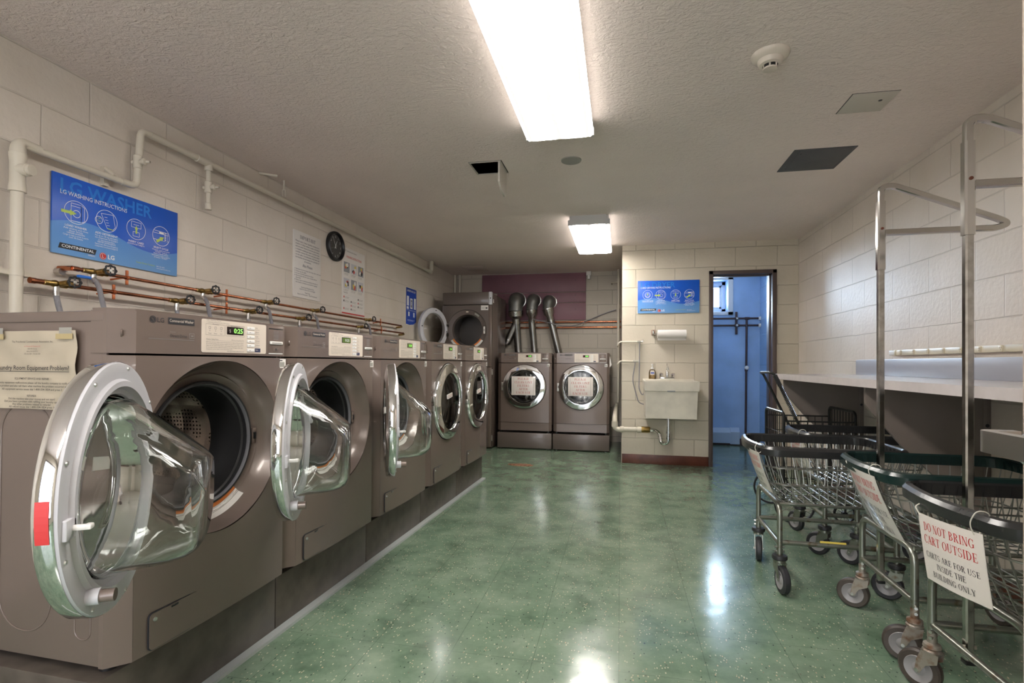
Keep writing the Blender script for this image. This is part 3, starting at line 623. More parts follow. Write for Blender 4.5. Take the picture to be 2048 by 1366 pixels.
def control_panel(t, kind):
    """kind: 'washer' or 'dryer'"""
    z0, z1 = .86, .983
    b = MB(); b.m = M['taupe']; b.prism([(-.343, .046), (-.298, 0), (.312, 0), (.343, .03), (.343, .1), (-.343, .1)], z0, z1 - .006, 'z')
    b.prism([(-.339, .050), (-.296, .006), (.310, .006), (.339, .034), (.339, .1), (-.339, .1)], z1 - .006, z1, 'z')
    cp = b.done('control_panel', t)
    # emblem: ring with inner mark, two letters, black plate, wording, line
    b = MB(); y = -.0009
    b.lathe([(.0088, y), (.0105, y)], (-.249, 0, .958), (0, 1, 0), M['ink'], 24)
    b.lathe([(0, y), (.0078, y)], (-.249, 0, .958), (0, 1, 0), M['ink'], 20)
    b.rect(-.2500, .9545, -.2484, .962, y - .0005, M['taupe']); b.rect(-.2500, .9545, -.2455, .956, y - .0005, M['taupe']); b.rect(-.2535, .960, -.2515, .962, y - .0005, M['taupe'])
    b.text('LG', -.236, .951, .0135, y, M['ink'], bold=.012)
    b.rect(-.200, .9485, -.108, .968, y, M['ink']); b.text('Commercial Washer' if kind == 'washer' else 'Commercial Dryer', -.154, .955, .0085, y - .0006, M['plate'], 'C', wid=.084)
    b.text('Inverter', -.193, .924, .004, y, M['greyink']); b.text('Direct Drive' if kind == 'washer' else 'Sensor Dry', -.193, .9095, .0098, y, M['ink'], wid=.058)
    b.rect(-.126, .908, -.108, .925, y, M['greyink']); b.rect(-.1245, .911, -.1095, .9235, y - .0005, M['taupe']); b.rect(-.121, .914, -.112, .919, y - .0008, M['greyink'])
    b.rect(-.262, .9022, -.108, .9044, y, M['greyink']); b.done('emblem_print', cp)
    b = MB(); o = rrect(.289, .107, .006); b.prism([(p[0] + .0635, p[1] + .9215) for p in o], -.002, .002, 'y', M['plate']); lp = b.done('label_plate', cp)
    b = MB(); y = -.0028; k = M['greyink']
    b.text('Coin / Card Start Manual', -.064, .9705, .004, y, k); b.text('1. Load laundry and close the door. Add detergent.', -.064, .9645, .0032, y, k)
    def outline(x0, z0, x1, z1, w=.0007):
        for q in ((x0, z0, x1, z0 + w), (x0, z1 - w, x1, z1), (x0, z0, x0 + w, z1), (x1 - w, z0, x1, z1)): b.rect(*q, y, k)
    outline(-.067, .924, .010, .960); outline(.015, .9245, .0985, .961)
    b.text('Processing', -.028, .9583, .0038, y - .0004, k, 'C'); b.text('LED Time Remaining', .057, .9578, .0034, y - .0004, k, 'C')
    for i, s_ in enumerate(('Wash', 'Rinse', 'Spin')):
        x = -.051 + .0235 * i; outline(x - .004, .944, x + .004, .952, .001); b.rect(x - .001, .937, x + .001, .940, y, k); b.text(s_, x, .928, .004, y, k, 'C')
    b.text('Washer Safety Rules', -.065, .909, .0042, y, k); b.rect(-.065, .907, .097, .9075, y, k); b.text('48 hours of top Heavy Dry', .097, .910, .0036, y, k, 'R')
    for i, s_ in enumerate(('Before you use your washer, check that all pockets are empty and zips are closed.', 'Do not wash anything that has been soaked in oil, petrol or any other solvents.', 'Please do not reach in if the drum is still moving. Keep children away from it.', 'Do not open the door while the machine is running. If it leaks call the office.', 'Unplug before service. Failure to do so may result in injury.')):
        b.text(s_, -.065, .9005 - i * .0058, .0036, y, k, wid=.160 if i < 4 else .11)
    b.text('www.lgcommerciallaundry.com', .097, .8715, .0042, y, k, 'R')
    for i, s_ in enumerate(('Hot', 'Warm', 'Cold', 'Normal', 'Delicate')):
        b.text(s_, .153, .958 - i * .0155, .0045, y, k); b.text('Press here', .153, .952 - i * .0155, .0032, y, k)
    b.rect(.150, .873, .178, .887, y, M['inkblue']); b.text('Start', .153, .879, .0048, y - .0004, M['plate']); b.done('plate_print', cp)
    b = MB()
    for i in range(5): b.box((.112, -.0045, .952 - i * .0155), (.147, -.001, .9625 - i * .0155), M['white'], .0012)
    b.box((.112, -.0045, .8735), (.147, -.001, .885), M['white'], .0012)
    for i in range(6): b.rect(.121, (.9565 - i * .0155 if i < 5 else .878), .128, (.958 - i * .0155 if i < 5 else .8795), -.0048, k)
    b.done('buttons', cp)
    b = MB(); b.box((.021, -.0032, .930), (.095, .001, .9565), M['lcd'], .001); ds = b.done('display', cp)
    # card reader
    b = MB(); b.m = M['taupe2']; b.box((.219, -.0015, .868), (.304, .004, .974), M['taupe'], .002)
    b.box((.223, -.0022, .962), (.300, .002, .9655), M['black'])
    for i in range(7): b.rect(.248, .9545 - i * .0052, .276, .9565 - i * .0052, -.0019, M['greyink'])
    b.box((.228, -.006, .905), (.297, .0, .9165), M['white'], .002); b.box((.236, -.0064, .909), (.289, -.0055, .912), M['greyink'])
    b.box((.246, -.0022, .879), (.278, .0, .893), M['taupe'], .001); b.box((.259, -.0028, .883), (.265, -.002, .890), M['ink'])
    b.text('CARD ENTER SLOT', .2625, .897, .003, -.0019, M['greyink'], 'C'); b.box((.223, -.0022, .8685), (.300, .001, .8715), M['white'])
    b.done('card_reader', cp)
    b = MB(Matrix.Translation((-.321, .0235, .915)) @ Matrix.Rotation(PI / 4, 4, 'Z')); b.lathe([(.011, .0005), (.010, -.003), (.006, -.004), (.0055, -.002), (0, -.002)], (0, 0, 0), (0, 1, 0), [M['taupe'], M['taupe'], M['eye'], M['eye']], 18)
    b.done('lock', cp)
    return cp
def machine(name, label, cat, kind, loc, rz, group):
    t = thing(name, label, cat, loc, rz, group)
    b = MB(); b.m = M['taupe']; b.box((-.339, .05, .012), (-.330, .76, .955), r=.003); b.box((.330, .05, .012), (.339, .76, .955), r=.003); b.box((-.331, .75, .012), (.331, .76, .955)); b.box((-.331, .055, .012), (.331, .751, .022))
    b.box((-.345, .055, .945), (.345, .765, .975), r=.006)
    # pressed side panel swages
    for s_ in (-1, 1):
        for yc, w, z0_, z1_ in ((.12, .055, .08, .78), (.33, .19, .08, .72), (.58, .19, .08, .72)):
            P = [(q[0] + yc, q[1] + (z0_ + z1_) / 2) for q in rrect(w, z1_ - z0_, min(w * .48, .09), 7)]
            b.tube([(s_ * .3392, q[0], q[1]) for q in P], .0022, M['taupe'], 6, closed=True)
    cab = b.done('cabinet', t)
    b = MB(); b.m = M['taupe2']   # arched lid
    P = [(-.325 + .65 * k / 24, .974 + .022 * sin(PI * k / 24) ** .7) for k in range(25)]
    b.prism([(p[0], p[1]) for p in P] + [(.325, .972), (-.325, .972)], .13, .74, 'y'); b.done('lid', t)
    fp = front_plate(.012 if kind == 'washer' else .115, .854, .28, M['taupe']); fo = fp.done('front_panel', t)
    if kind == 'dryer':
        front_plate(.012, .112, 0, M['taupe']).done('kick_panel', t)
        b = MB()
        for x in (-.27, .27): b.lathe([(0, -.003), (.005, -.003), (.006, 0)], (x * 1.12, .012, .06), (0, 1, 0), M['eye'], 10)
        b.done('screw', t)
    b = MB(); b.m = M['taupe']
    b.lathe([(.28, -.003), (.276, .004), (.265, .030), (.247, .058), (.240, .064), (.236, .060), (.2305, .066), (.208, .072)], (0, 0, DCZ), (0, 1, 0), seg=72); br = b.done('door_recess', t)
    b = MB()
    b.lathe([(.212, .066), (.209, .058), (.202, .058), (.197, .068), (.199, .085), (.193, .09), (.192, .2), (.185, .215)], (0, 0, DCZ), (0, 1, 0), [M['rubber'], M['rubber'], M['rubbergrey'], M['rubber'], M['rubber'], M['rubber'], M['rubber']], 56); b.done('door_gasket', t)
    b = MB(); b.lathe([(.186, .212), (.19, .222), (.25, .236), (.262, .26), (.262, .52), (.25, .535), (0, .545)], (0, 0, DCZ), (0, 1, 0), M['drum'], 64)
    dr = b.done('drum', t)
    for k in range(3):
        b = MB(); a = 2 * PI * k / 3 - .35; T = Matrix.Translation((0, 0, DCZ)) @ Matrix.Rotation(-a, 4, 'Y'); b.T = T
        b.prism([(-.045, .262), (-.02, .215), (.02, .215), (.045, .262)], .27, .50, 'y', M['black']); b.done('drum_lifter', dr)
    control_panel(t, kind)
    # small label stuck on the recess, warning label, door latch, bar code sticker
    b = MB()
    def arcpatch(r0, r1, a0, a1, m, y0, y1):
        n = 14
        for k in range(n):
            A = math.radians(a0 + (a1 - a0) * k / n); B = math.radians(a0 + (a1 - a0) * (k + 1) / n)
            b.poly([(r0 * cos(A), y0, DCZ + r0 * sin(A)), (r0 * cos(B), y0, DCZ + r0 * sin(B)), (r1 * cos(B), y1, DCZ + r1 * sin(B)), (r1 * cos(A), y1, DCZ + r1 * sin(A))], m)
    arcpatch(.214, .226, -104, -52, M['amber'], .0683, .0650); arcpatch(.2265, .2405, -104, -52, M['paper'], .0640, .0600); arcpatch(.2415, .253, -104, -52, M['paper'], .0595, .0440)
    for i in range(3):
        for j in range(5): arcpatch(.2285 + j * .0022, .2293 + j * .0022, -102 + i * 17, -89 + i * 17, M['greyink'], .0632, .0628)
    b.done('warning_label', t); b = MB(); arcpatch(.262, .274, 128, 152, M['paper'], .0330, .0065); b.done('small_label', t)
    b = MB(); b.box((.214, .056, DCZ - .03), (.232, .07, DCZ + .03), M['taupe'], .003); b.box((.217, .054, DCZ - .012), (.229, .06, DCZ + .012), M['black']); b.done('door_latch', t)
    b = MB(); b.rect(.275, .815, .319, .85, -.0015, M['paper']); b.rect(.282, .819, .312, .838, -.0018, M['discgrey']); b.rect(.284, .842, .30, .846, -.0018, M['ink']); b.done('barcode_sticker', t)
    if kind == 'washer':
        b = MB(); o = rrect(.172, .107, .014)
        b.prism([(p[0] - .172, p[1] + .0765 - .006) for p in o], -.0085, -.0045, 'y', M['ink']); o = rrect(.167, .102, .012)
        b.prism([(p[0] - .172, p[1] + .0705) for p in o], -.0105, -.0045, 'y', M['taupe']); hp = b.done('drain_hatch', t)
        b = MB(); b.box((-.187, -.0118, .1125), (-.163, -.009, .1185), M['black'], .001); b.done('hatch_catch', hp); b = MB(); b.lathe([(0, -.0135), (.0055, -.0135), (.006, -.010)], (-.240, 0, .104), (0, 1, 0), M['eye'], 12); b.done('hatch_screw', hp)
    # door, modelled about its hinge; closed = no rotation
    T = Matrix.Translation(Vector((0, 0, DCZ)) - HINGE); d = None
    b = MB(T); b.m = M['chrome']
    b.lathe([(.2745, .006), (.2755, .002), (.2738, -.022), (.269, -.028), (.215, -.036), (.207, -.036), (.202, -.031), (.2, -.022), (.2, .0)], (0, 0, 0), (0, 1, 0), seg=72); d = b.done('door', t)
    d.location = HINGE
    b = MB(T); b.m = M['liner']
    b.lathe([(.2745, .004), (.272, .011), (.262, .013), (.250, .012), (.236, .012), (.231, .020), (.219, .020), (.213, .008), (.203, .004), (.2, -.004)], (0, 0, 0), (0, 1, 0), seg=72)
    for k in range(9):
        a = .35 + 2 * PI * k / 9; b.lathe([(0, .0155), (.004, .0155), (.005, .0125)], (.262 * cos(a), 0, .262 * sin(a)), (0, 1, 0), M['eye'], 8)
    b.box((-.262, .006, .035), (-.238, .028, .085), M['liner'], .007); b.done('door_liner', d)
    b = MB(T); b.box((.222, .01, -.05), (.26, .02, -.012), M['liner'], .003); b.box((.228, .015, -.036), (.24, .045, -.026), M['white'], .003); b.box((.222, .036, -.036), (.24, .048, -.026), M['white'], .003); b.done('door_catch', d)
    b = MB(T); a = math.radians(-52); b.cyl((.245 * cos(a), .0, .245 * sin(a)), (.245 * cos(a), .034, .245 * sin(a)), .016, M['liner'], 20); b.cyl((.245 * cos(a), .03, .245 * sin(a)), (.245 * cos(a), .058, .245 * sin(a)), .0125, M['taupe'], 20); b.done('door_stop', d)
    # blown glass bowl: cut away on its upper side, scooped sides, flat nose
    b = MB(T); b.m = M['glass']
    def bowl(off, n=56):
        rings = []; prof = [(0, .2), (.06, .1975), (.14, .19), (.3, .184), (.5, .177), (.7, .168), (.86, .155), (.95, .142), (1, .125)]
        D = .175 if kind == 'washer' else .06
        for s_, R in prof:
            ring = []
            for k in range(n):
                a = 2 * PI * k / n; r = R - off
                x, z = r * cos(a), r * sin(a)
                if kind == 'washer':
                    z -= .022 * s_; zm = .186 - .165 * max(0, s_ - .06) - off
                    if z > zm: z = zm + .22 * (z - zm)
                    if z > 0: x *= 1 - .20 * s_ * min(1, z / .1)
                    x *= 1 - .10 * s_ * math.exp(-((z + .03) / .05) ** 2)
                ring.append(b.v((x, .006 + (D - off) * s_ - (0 if s_ else 0), z)))
            rings.append(ring)
        return rings
    A, B = bowl(0), bowl(.008)
    n = len(A[0])
    for R_, fl in ((A, 0), (B, 1)):
        for i in range(len(R_) - 1):
            for k in range(n):
                q = [R_[i][k], R_[i][(k + 1) % n], R_[i + 1][(k + 1) % n], R_[i + 1][k]]; b.f(q if fl else q[::-1])
        c = sum((v.co for v in R_[-1]), Vector()) / n; cv = b.bm.verts.new(c + Vector((0, .006 if not fl else .004, 0)))
        for k in range(n):
            q = [R_[-1][k], R_[-1][(k + 1) % n], cv]; b.f(q if fl else q[::-1])
    for k in range(n): b.f([A[0][k], B[0][k], B[0][(k + 1) % n], A[0][(k + 1) % n]])
    bmesh.ops.recalc_face_normals(b.bm, faces=b.bm.faces)
    b.done('glass_bowl', d, ang=80)
    b = MB(T); b.lathe([(0, -.031), (.12, -.029), (.205, -.022)], (0, 0, 0), (0, 1, 0), M['thin'], 56); b.done('window_pane', d)
    b = MB(T); b.m = M['taupe2']; b.box((-.292, -.02, -.05), (-.268, .006, -.015), M['steel'], .003); b.box((-.292, -.02, .015), (-.268, .006, .05), M['steel'], .003); b.cyl((-.285, -.02, -.05), (-.285, -.02, .05), .006, M['steel'], 10); b.done('hinge', d)
    return t
def door_label(d, big=True):
    b = MB(Matrix.Translation(Vector((0, 0, DCZ)) - HINGE)); T2 = b.T
    b.T = T2 @ Matrix.Rotation(math.radians(-8), 4, 'Y')
    b.box((-.075, -.0365, .030), (.02, -.0295, .060), M['paper'])
    b.text('PLEASE WIPE', -.0275, .047, .006, -.0368, M['redfade'], 'C', wid=.08); b.text('DOOR AFTER USE', -.0275, .036, .006, -.0368, M['redfade'], 'C', wid=.08)
    return b.done('door_label', d)
PZ = .215      # top of the plinths
GW = 'row of front load washers'
def wloc(k, du=0): return row(.385 + .7 * k + du, 0, .233)
w0 = machine('washing_machine', 'nearest washing machine, a paper notice taped on its side and its door swung open', 'washing machine', 'washer', wloc(0, .01), RZ, GW)
door_label(kid(w0, 'door'))
washers = [w0]
for k, lab in ((1, 'second washing machine from the entrance, its door open beside the nearest machine'), (2, 'middle washing machine of the row, its open chrome door seen edge-on'),
               (3, 'fourth washing machine from the entrance, door shut, under the small blue poster'), (4, 'washing machine at the far end of the row, shut, beside the stacked dryer')):
    washers.append(dup(w0, wloc(k), RZ, lab))
for k, th in ((0, 147), (1, 153), (2, 150)): kid(washers[k], 'door').rotation_euler.z = -math.radians(th)
# displays
for k, (w_, s_) in enumerate(zip(washers, ('0:25', '0:25', '0:25', '0:25', '0:25'))):
    b = MB()
    if k == 0:
        b.text('$', .029, .937, .011, -.0036, M['discgrey']); b.text(s_, .050, .936, .016, -.0036, M['led'], wid=.040, bold=.01)
    else:
        b.rect(.024, .932, .092, .954, -.0036, M['lcdgreen']); b.text(s_, .046, .937, .012, -.0040, M['led'] if k > 1 else M['signwhite'], wid=.036)
    b.done('display_digits', kid(w_, 'control_panel'))
b = MB(Matrix.Translation(Vector((0, 0, DCZ)) - HINGE))     # red patch on the rim of the nearest door
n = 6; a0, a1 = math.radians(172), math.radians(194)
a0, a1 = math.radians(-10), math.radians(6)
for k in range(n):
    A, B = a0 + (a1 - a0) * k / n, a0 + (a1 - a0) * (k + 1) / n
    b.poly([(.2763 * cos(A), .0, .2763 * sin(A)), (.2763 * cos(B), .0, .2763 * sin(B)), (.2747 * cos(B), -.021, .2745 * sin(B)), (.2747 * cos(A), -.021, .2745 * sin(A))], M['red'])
b.done('red_patch', kid(w0, 'door'))
# plinths under the washers
pl = None; names = ('nearest', 'second', 'middle', 'fourth', 'farthest')
for k in range(5):
    lab = 'dark steel plinth on the floor under the %s washing machine' % names[k]
    if pl is None:
        pl = thing('machine_plinth', lab, 'plinth', row(.385, 0), RZ, 'washer plinths')
        b = MB(); b.m = M['plinth']; b.box((-.348, .05, .0), (.348, .76, PZ), r=.003); b.done('plinth_body', pl)
        b = MB(); b.m = M['rubber']
        for x in (-.28, .28):
            for y in (.09, .7): b.cyl((x, y, PZ - .001), (x, y, .2445), .022, M['black'], 16)
        b.done('levelling_foot', pl)
    else: dup(pl, row(.385 + .7 * k, 0), RZ, lab)
# dryers by the back wall
dg = 'pair of dryers against the back wall'
d0 = machine('tumble_dryer', 'dryer beside the dark gap of the stacked dryer, red lint notice on its door', 'dryer', 'dryer', (-1.519 + .343, 6.304, .222), 0, dg)
d1 = dup(d0, (-.813 + .343, 6.304, .222), 0, 'dryer nearest the sink wall, with red lint notice and a paper tag beside it')
for q in (d0, d1):
    b = MB(); b.text('0', .029, .937, .013, -.0036, M['red']); b.text('0:30', .052, .936, .015, -.0036, M['led'], wid=.036, bold=.01); b.done('display_digits', kid(q, 'control_panel'))
    X, Y, Z = q.location
    ls = thing('lint_notice', 'laminated red lettered lint notice on the door of the dryer %s' % ('by the stacked dryer' if q is d0 else 'nearest the sink'), 'notice', (X, Y - .0365, Z + DCZ + .01), 0, 'lint notices')
    b = MB(); b.box((-.155, -.002, -.115), (.148, .0, .118), M['lam'], .0008)
    b.done('sheet', ls)
    b = MB()
    for k, s_ in enumerate(('PLEASE', 'CLEAN LINT', 'FILTERS', 'AFTER', 'EACH USE')):
        b.serif(s_, -.004, .074 - k * .0425, .027, -.0026, M['redfade'], wid={0: .145, 1: .225, 2: .15, 3: .115, 4: .185}[k])
    for x in (-.128, .12): b.rect(x, -.105, x + .0015, .108, -.0026, M['greyink'])
    b.done('lettering', ls)
for x, s_ in ((-1.519 + .343, 'stacked dryer side'), (-.813 + .343, 'sink side')):
    p_ = thing('dryer_pedestal', 'taupe drawer pedestal under the dryer on the %s' % s_, 'pedestal', (x, 6.304, 0), 0, 'dryer pedestals')
    b = MB(); b.m = M['taupe2']; b.box((-.345, .01, .012), (.345, .75, .205), r=.005); b.done('pedestal_body', p_)
    b = MB(); b.m = M['black']
    for xx in (-.3, .3):
        for yy in (.04, .7): b.cyl((xx, yy, 0), (xx, yy, .02), .018, M['black'], 12); b.cyl((xx, yy, .2), (xx, yy, .2335), .018, M['black'], 12)
    b.done('foot', p_)
b = MB(Matrix.Rotation(math.radians(14), 4, 'Y')); b.prism([(0, 0), (.07, -.13), (.02, -.24), (.045, -.13), (-.01, -.02)], 0, .001, 'y', M['paper'])
tag(at(b.done('paper_tag'), (-.137, 6.34, 1.205)), 'creased white paper tag hanging from the side of the dryer near the sink', 'paper tag')

# stacked dryer in the back corner
sk = thing('stacked_dryer', 'tall stacked dryer in the back corner, its upper door swung open', 'dryer', (-1.905, 6.22, 0))
b = MB(); b.m = M['taupe']; b.box((-.318, .03, .015), (-.310, .79, 1.955), r=.003); b.box((.317, .03, .015), (.325, .79, 1.955), r=.003); b.box((-.311, .78, .015), (.318, .79, 1.955)); b.box((-.311, .03, .015), (.318, .781, .03)); b.box((-.311, .03, 1.94), (.318, .781, 1.955))
b.box((.326, .06, 1.84), (.3275, .10, 1.885), M['paper']); b.done('cabinet', sk)
b = MB(); b.m = M['taupe2']; b.box((-.325, 0, 1.81), (.29, .05, 1.97), r=.012); b.box((.283, -.002, 1.81), (.325, .05, 1.97), M['liner'], r=.006); b.lathe([(0, -.004), (.008, -.004), (.009, 0)], (.308, 0, 1.89), (0, 1, 0), M['ink'], 12); b.done('top_fascia', sk)
dz = 1.49
def skin(z0, z1, dz, hole):
    b = MB(); b.m = M['taupe2']; n = 72; rings = []
    for k in range(n):
        a = 2 * PI * k / n; c, s_ = cos(a), sin(a); R = min([(.285 if c > 0 else .325) / max(abs(c), 1e-6), ((z1 - dz) if s_ > 0 else (dz - z0)) / max(abs(s_), 1e-6)])
        rings.append([b.v((r * c, 0, dz + r * s_)) for r in (hole, max(R, hole + .001))])
    for k in range(n): b.f([rings[k][0], rings[k][1], rings[(k + 1) % n][1], rings[(k + 1) % n][0]])
    for x, z in ((-.325, z0), (.285, z0), (-.325, z1), (.285, z1)):
        q = sorted(rings, key=lambda r: (r[1].co.x - x) ** 2 + (r[1].co.z - z) ** 2)[:2]; b.f([q[0][1], q[1][1], b.v((x, 0, z))])
    b.box((.285, -.002, z0), (.325, .04, z1), M['taupe'], .004)
    return b
skin(1.03, 1.805, dz, .262).done('upper_front', sk); skin(.03, 1.02, .55, .262).done('lower_front', sk)
b = MB(); b.m = M['taupe2']; b.lathe([(.262, 0), (.258, .012), (.20, .02), (.196, .05), (.19, .06)], (0, 0, dz), (0, 1, 0), seg=64); b.done('door_recess', sk)
b = MB(); b.lathe([(.19, .06), (.185, .12), (.27, .13), (.27, .55), (0, .57)], (0, 0, dz), (0, 1, 0), mat('dark steel drum', (.16, .145, .135), .35, .6), 48); b.done('drum', sk)
b = MB(); DCZ_ = dz
def apatch(b, r0, r1, a0, a1, m, y, dz):
    for k in range(8):
        A = math.radians(a0 + (a1 - a0) * k / 8); B = math.radians(a0 + (a1 - a0) * (k + 1) / 8)
        b.poly([(r0 * cos(A), y, dz + r0 * sin(A)), (r0 * cos(B), y, dz + r0 * sin(B)), (r1 * cos(B), y, dz + r1 * sin(B)), (r1 * cos(A), y, dz + r1 * sin(A))], m)
for a0, a1 in ((-62, -32), (-148, -118)): b = MB(); apatch(b, .203, .222, a0, a1, M['amber'], .009, dz); apatch(b, .222, .250, a0, a1, M['paper'], .005, dz); b.done('warning_label', sk)
b = MB()
apatch(b, .222, .245, 48, 64, M['discgrey'], .007, dz); b.done('small_label', sk); b = MB(); apatch(b, .225, .24, 85, 93, M['cream'], .007, dz); b.done('small_label', sk)
b = MB(); b.box((.218, -.004, dz - .045), (.238, .012, dz + .045), M['white'], .004); b.box((.225, -.006, dz - .008), (.232, 0, dz + .008), M['black']); b.done('door_latch', sk)
b = MB(); b.rect(.185, 1.74, .28, 1.80, -.002, M['paper']); b.rect(.245, 1.757, .27, 1.775, -.0024, M['ink']); b.rect(.195, 1.77, .235, 1.773, -.0024, M['greyink']); b.rect(.195, 1.76, .235, 1.763, -.0024, M['greyink']); b.done('barcode_sticker', sk)
HX = -.262
def stack_door(z, ang, nm):
    T = Matrix.Translation((-HX, .02, 0)); b = MB(T); b.m = M['liner']
    b.lathe([(.258, -.03), (.26, -.02), (.256, .004), (.235, .010), (.205, .010), (.195, .004), (.192, -.03)], (0, 0, 0), (0, 1, 0), seg=56); b.lathe([(.192, -.03), (.24, -.042), (.258, -.03)], (0, 0, 0), (0, 1, 0), M['chrome'], 56)
    for k in range(4): b.lathe([(0, .014), (.007, .014), (.008, .010)], (.228 * cos(k * PI / 2 + .1), 0, .228 * sin(k * PI / 2 + .1)), (0, 1, 0), M['ink'], 8)
    d = b.done(nm, sk); d.location = (HX, -.02, z); d.rotation_euler.z = -math.radians(ang)
    b = MB(T); b.lathe([(.193, .0), (.17, .03), (.1, .045), (0, .048)], (0, 0, 0), (0, 1, 0), M['thin'], 48); b.done('door_glass', d)
    b = MB(); b.m = M['steel']
    for s_ in (-1, 1): b.box((-.012, -.015, s_ * .06 - .022), (.05, .03, s_ * .06 + .022), r=.004)
    b.done('hinge', d)
stack_door(dz, 110, 'upper_door'); stack_door(.55, 0, 'lower_door')
b = MB(); b.m = M['steel']; b.cyl((.329, .03, .93), (.329, .03, 1.0), .008); b.cyl((.329, .03, .1), (.329, .03, .17), .008); b.done('panel_hinge', sk)

# ------------------------------------------------------------------ exhaust ducts and purple planks on the back wall
for k, (z0, z1, lab) in enumerate(((2.085, 2.352, 'widest purple painted plank, topmost under the ceiling'), (1.938, 2.078, 'narrow purple plank in the middle, behind the duct elbows'), (1.69, 1.931, 'lowest purple plank, just above the copper pipes'))):
    b = MB(); b.box((-1.977 if k == 0 else -1.75, YB - .022, z0), (-.474, YB, z1), M['purple'], .003)
    for x in (-.62, -1.65): b.lathe([(0, -.0235), (.005, -.0235)], (x, YB, (z0 + z1) / 2 + .03), (0, 1, 0), M['ink'], 8)
    tag(b.done('painted_plank'), lab, 'plank', 'purple planks on the back wall')
def duct(label, ex, ez, er, path, r, tape, rr=None):
    t = thing('exhaust_duct', label, 'exhaust duct', (ex, YB - .02, ez), group='dryer exhaust ducts'); T = Matrix.Translation(-Vector(t.location))
    p0 = Vector(path[0]); b = MB(T); e = fillet([(ex, YB - .004, ez), (ex, YB - .14 - er * .4, ez), tuple(p0)], er * 1.3, 8)
    n = len(e); b.tube(e, lambda i: er * (1.04 if i % 3 == 0 and i < n - 2 else 1.) * (1 if i < n - 2 else .93), M['duct'], 24); b.lathe([(er * 1.02, 0), (er * 1.12, -.004), (er * 1.12, -.012), (er, -.014)], (ex, YB - .022, ez), (0, 1, 0), M['galv'], 24); b.done('elbow', t)
    b = MB(T); d = (Vector(path[1]) - p0).normalized(); b.tube([p0 - d * .012, p0 + d * .06, p0 + d * .10, p0 + d * .17], lambda i: (er * 1.0, er * .97, r * 1.12, r * 1.08)[i], M['foil'], 20); b.done('foil_tape', t)
    b = MB(T); b.tube([tuple(p0 + d * .1)] + [tuple(q) for q in path[1:]], r, M['galv'], 24); b.done('pipe', t)
    if tape:
        b = MB(T); q = Vector(path[-1]); d = (Vector(path[-2]) - q).normalized(); b.tube([q, q + d * .05, q + d * .1, q + d * .16], lambda i: (r * .55, r * .8, r * .9, r * 1.06)[i], M['foil'], 18); b.done('foil_joint', t)
    return t
duct('widest duct elbow with foil tape, coming down behind the left dryer edge', -1.44, 1.975, .105, [(-1.44, 7.03, 1.80), (-1.42, 7.13, 1.27), (-1.405, 7.14, 1.18)], .053, True)
duct('middle duct with crinkled foil joint, dropping straight to the dryer', -1.20, 1.97, .085, [(-1.215, 7.05, 1.82), (-1.215, 7.09, 1.62), (-1.175, 7.14, 1.1)], .05, False)
duct('slanting duct running down to the dryer nearest the sink', -.975, 1.945, .085, [(-.985, 7.06, 1.83), (-.81, 7.14, 1.1)], .05, False)
t = thing('exhaust_duct', 'short diagonal duct joining the stacked dryer to the widest duct', 'exhaust duct', (-1.44, 6.99, 1.62), group='dryer exhaust ducts'); T = Matrix.Translation(-Vector(t.location))
b = MB(T); b.tube([(-1.44, 7.06, 1.64), (-1.55, 7.09, 1.42)], .05, M['galv'], 22); b.done('pipe', t)
b = MB(T); b.tube([(-1.545, 7.09, 1.43), (-1.57, 7.09, 1.38), (-1.59, 7.09, 1.35)], lambda i: (.053, .05, .045)[i], M['foil'], 18); b.done('foil_joint', t)
for z, lab in ((1.660, 'upper copper pipe along the back wall below the purple planks'), (1.583, 'lower copper pipe along the back wall below the purple planks')):
    b = MB(); b.tube([(-1.95, YB - .03, z), (XP - .01, YB - .03, z)], .0135, M['copper'], 12)
    tag(b.done('copper_pipe'), lab, 'pipe', 'copper pipes on the back wall')
b = MB(); P = [(-1.19, YB - .235, 1.685), (-1.0, YB - .25, 1.645), (-.76, YB - .22, 1.585), (-.6, YB - .12, 1.60), (-.42, YB - .03, 1.69), (-.2, YB - .02, 1.78), (-.06, YB - .05, 1.82)]
b.tube(fillet(P, .2, 6), .007, M['hose'], 8); tag(b.done('cable'), 'sagging grey cable across the copper pipes at the back wall', 'cable')
b = MB(); b.m = M['pipe']; b.tube([(-.028, 7.0, .56), (-.028, 7.0, ZC - .02)], .017, seg=12)
for z in (2.2, 1.84, 1.12): b.lathe([(.017, -.03), (.024, -.028), (.024, .028), (.017, .03)], (-.028, 7.0, z), seg=12)
b.tube([(-.028, 7.0, 2.18), (-.12, 7.05, 2.18), (-.12, YB, 2.18)], .009, seg=8); tag(b.done('riser_pipe'), 'cream painted riser pipe in the corner beside the sink wall', 'pipe')
for x, lab in ((-2.385, 'cream riser pipe nearest the long wall, behind the stacked dryer'), (-2.31, 'cream riser pipe beside another, behind the stacked dryer')):
    b = MB(); b.tube([(x, YB - .03, 0), (x, YB - .03, ZC)], .021, M['pipe'], 12); tag(b.done('riser_pipe'), lab, 'pipe', 'riser pipes behind the stacked dryer')
b = MB(); b.m = M['white']; b.box((-.47, YB - .07, 2.30), (-.40, YB - .001, ZC - .002), r=.008); b.box((-.45, YB - .09, 2.25), (-.41, YB - .02, 2.31), r=.008); tag(b.done('wall_bracket'), 'small white bracket at the top of the purple planks', 'bracket')
b = MB(); n = 18
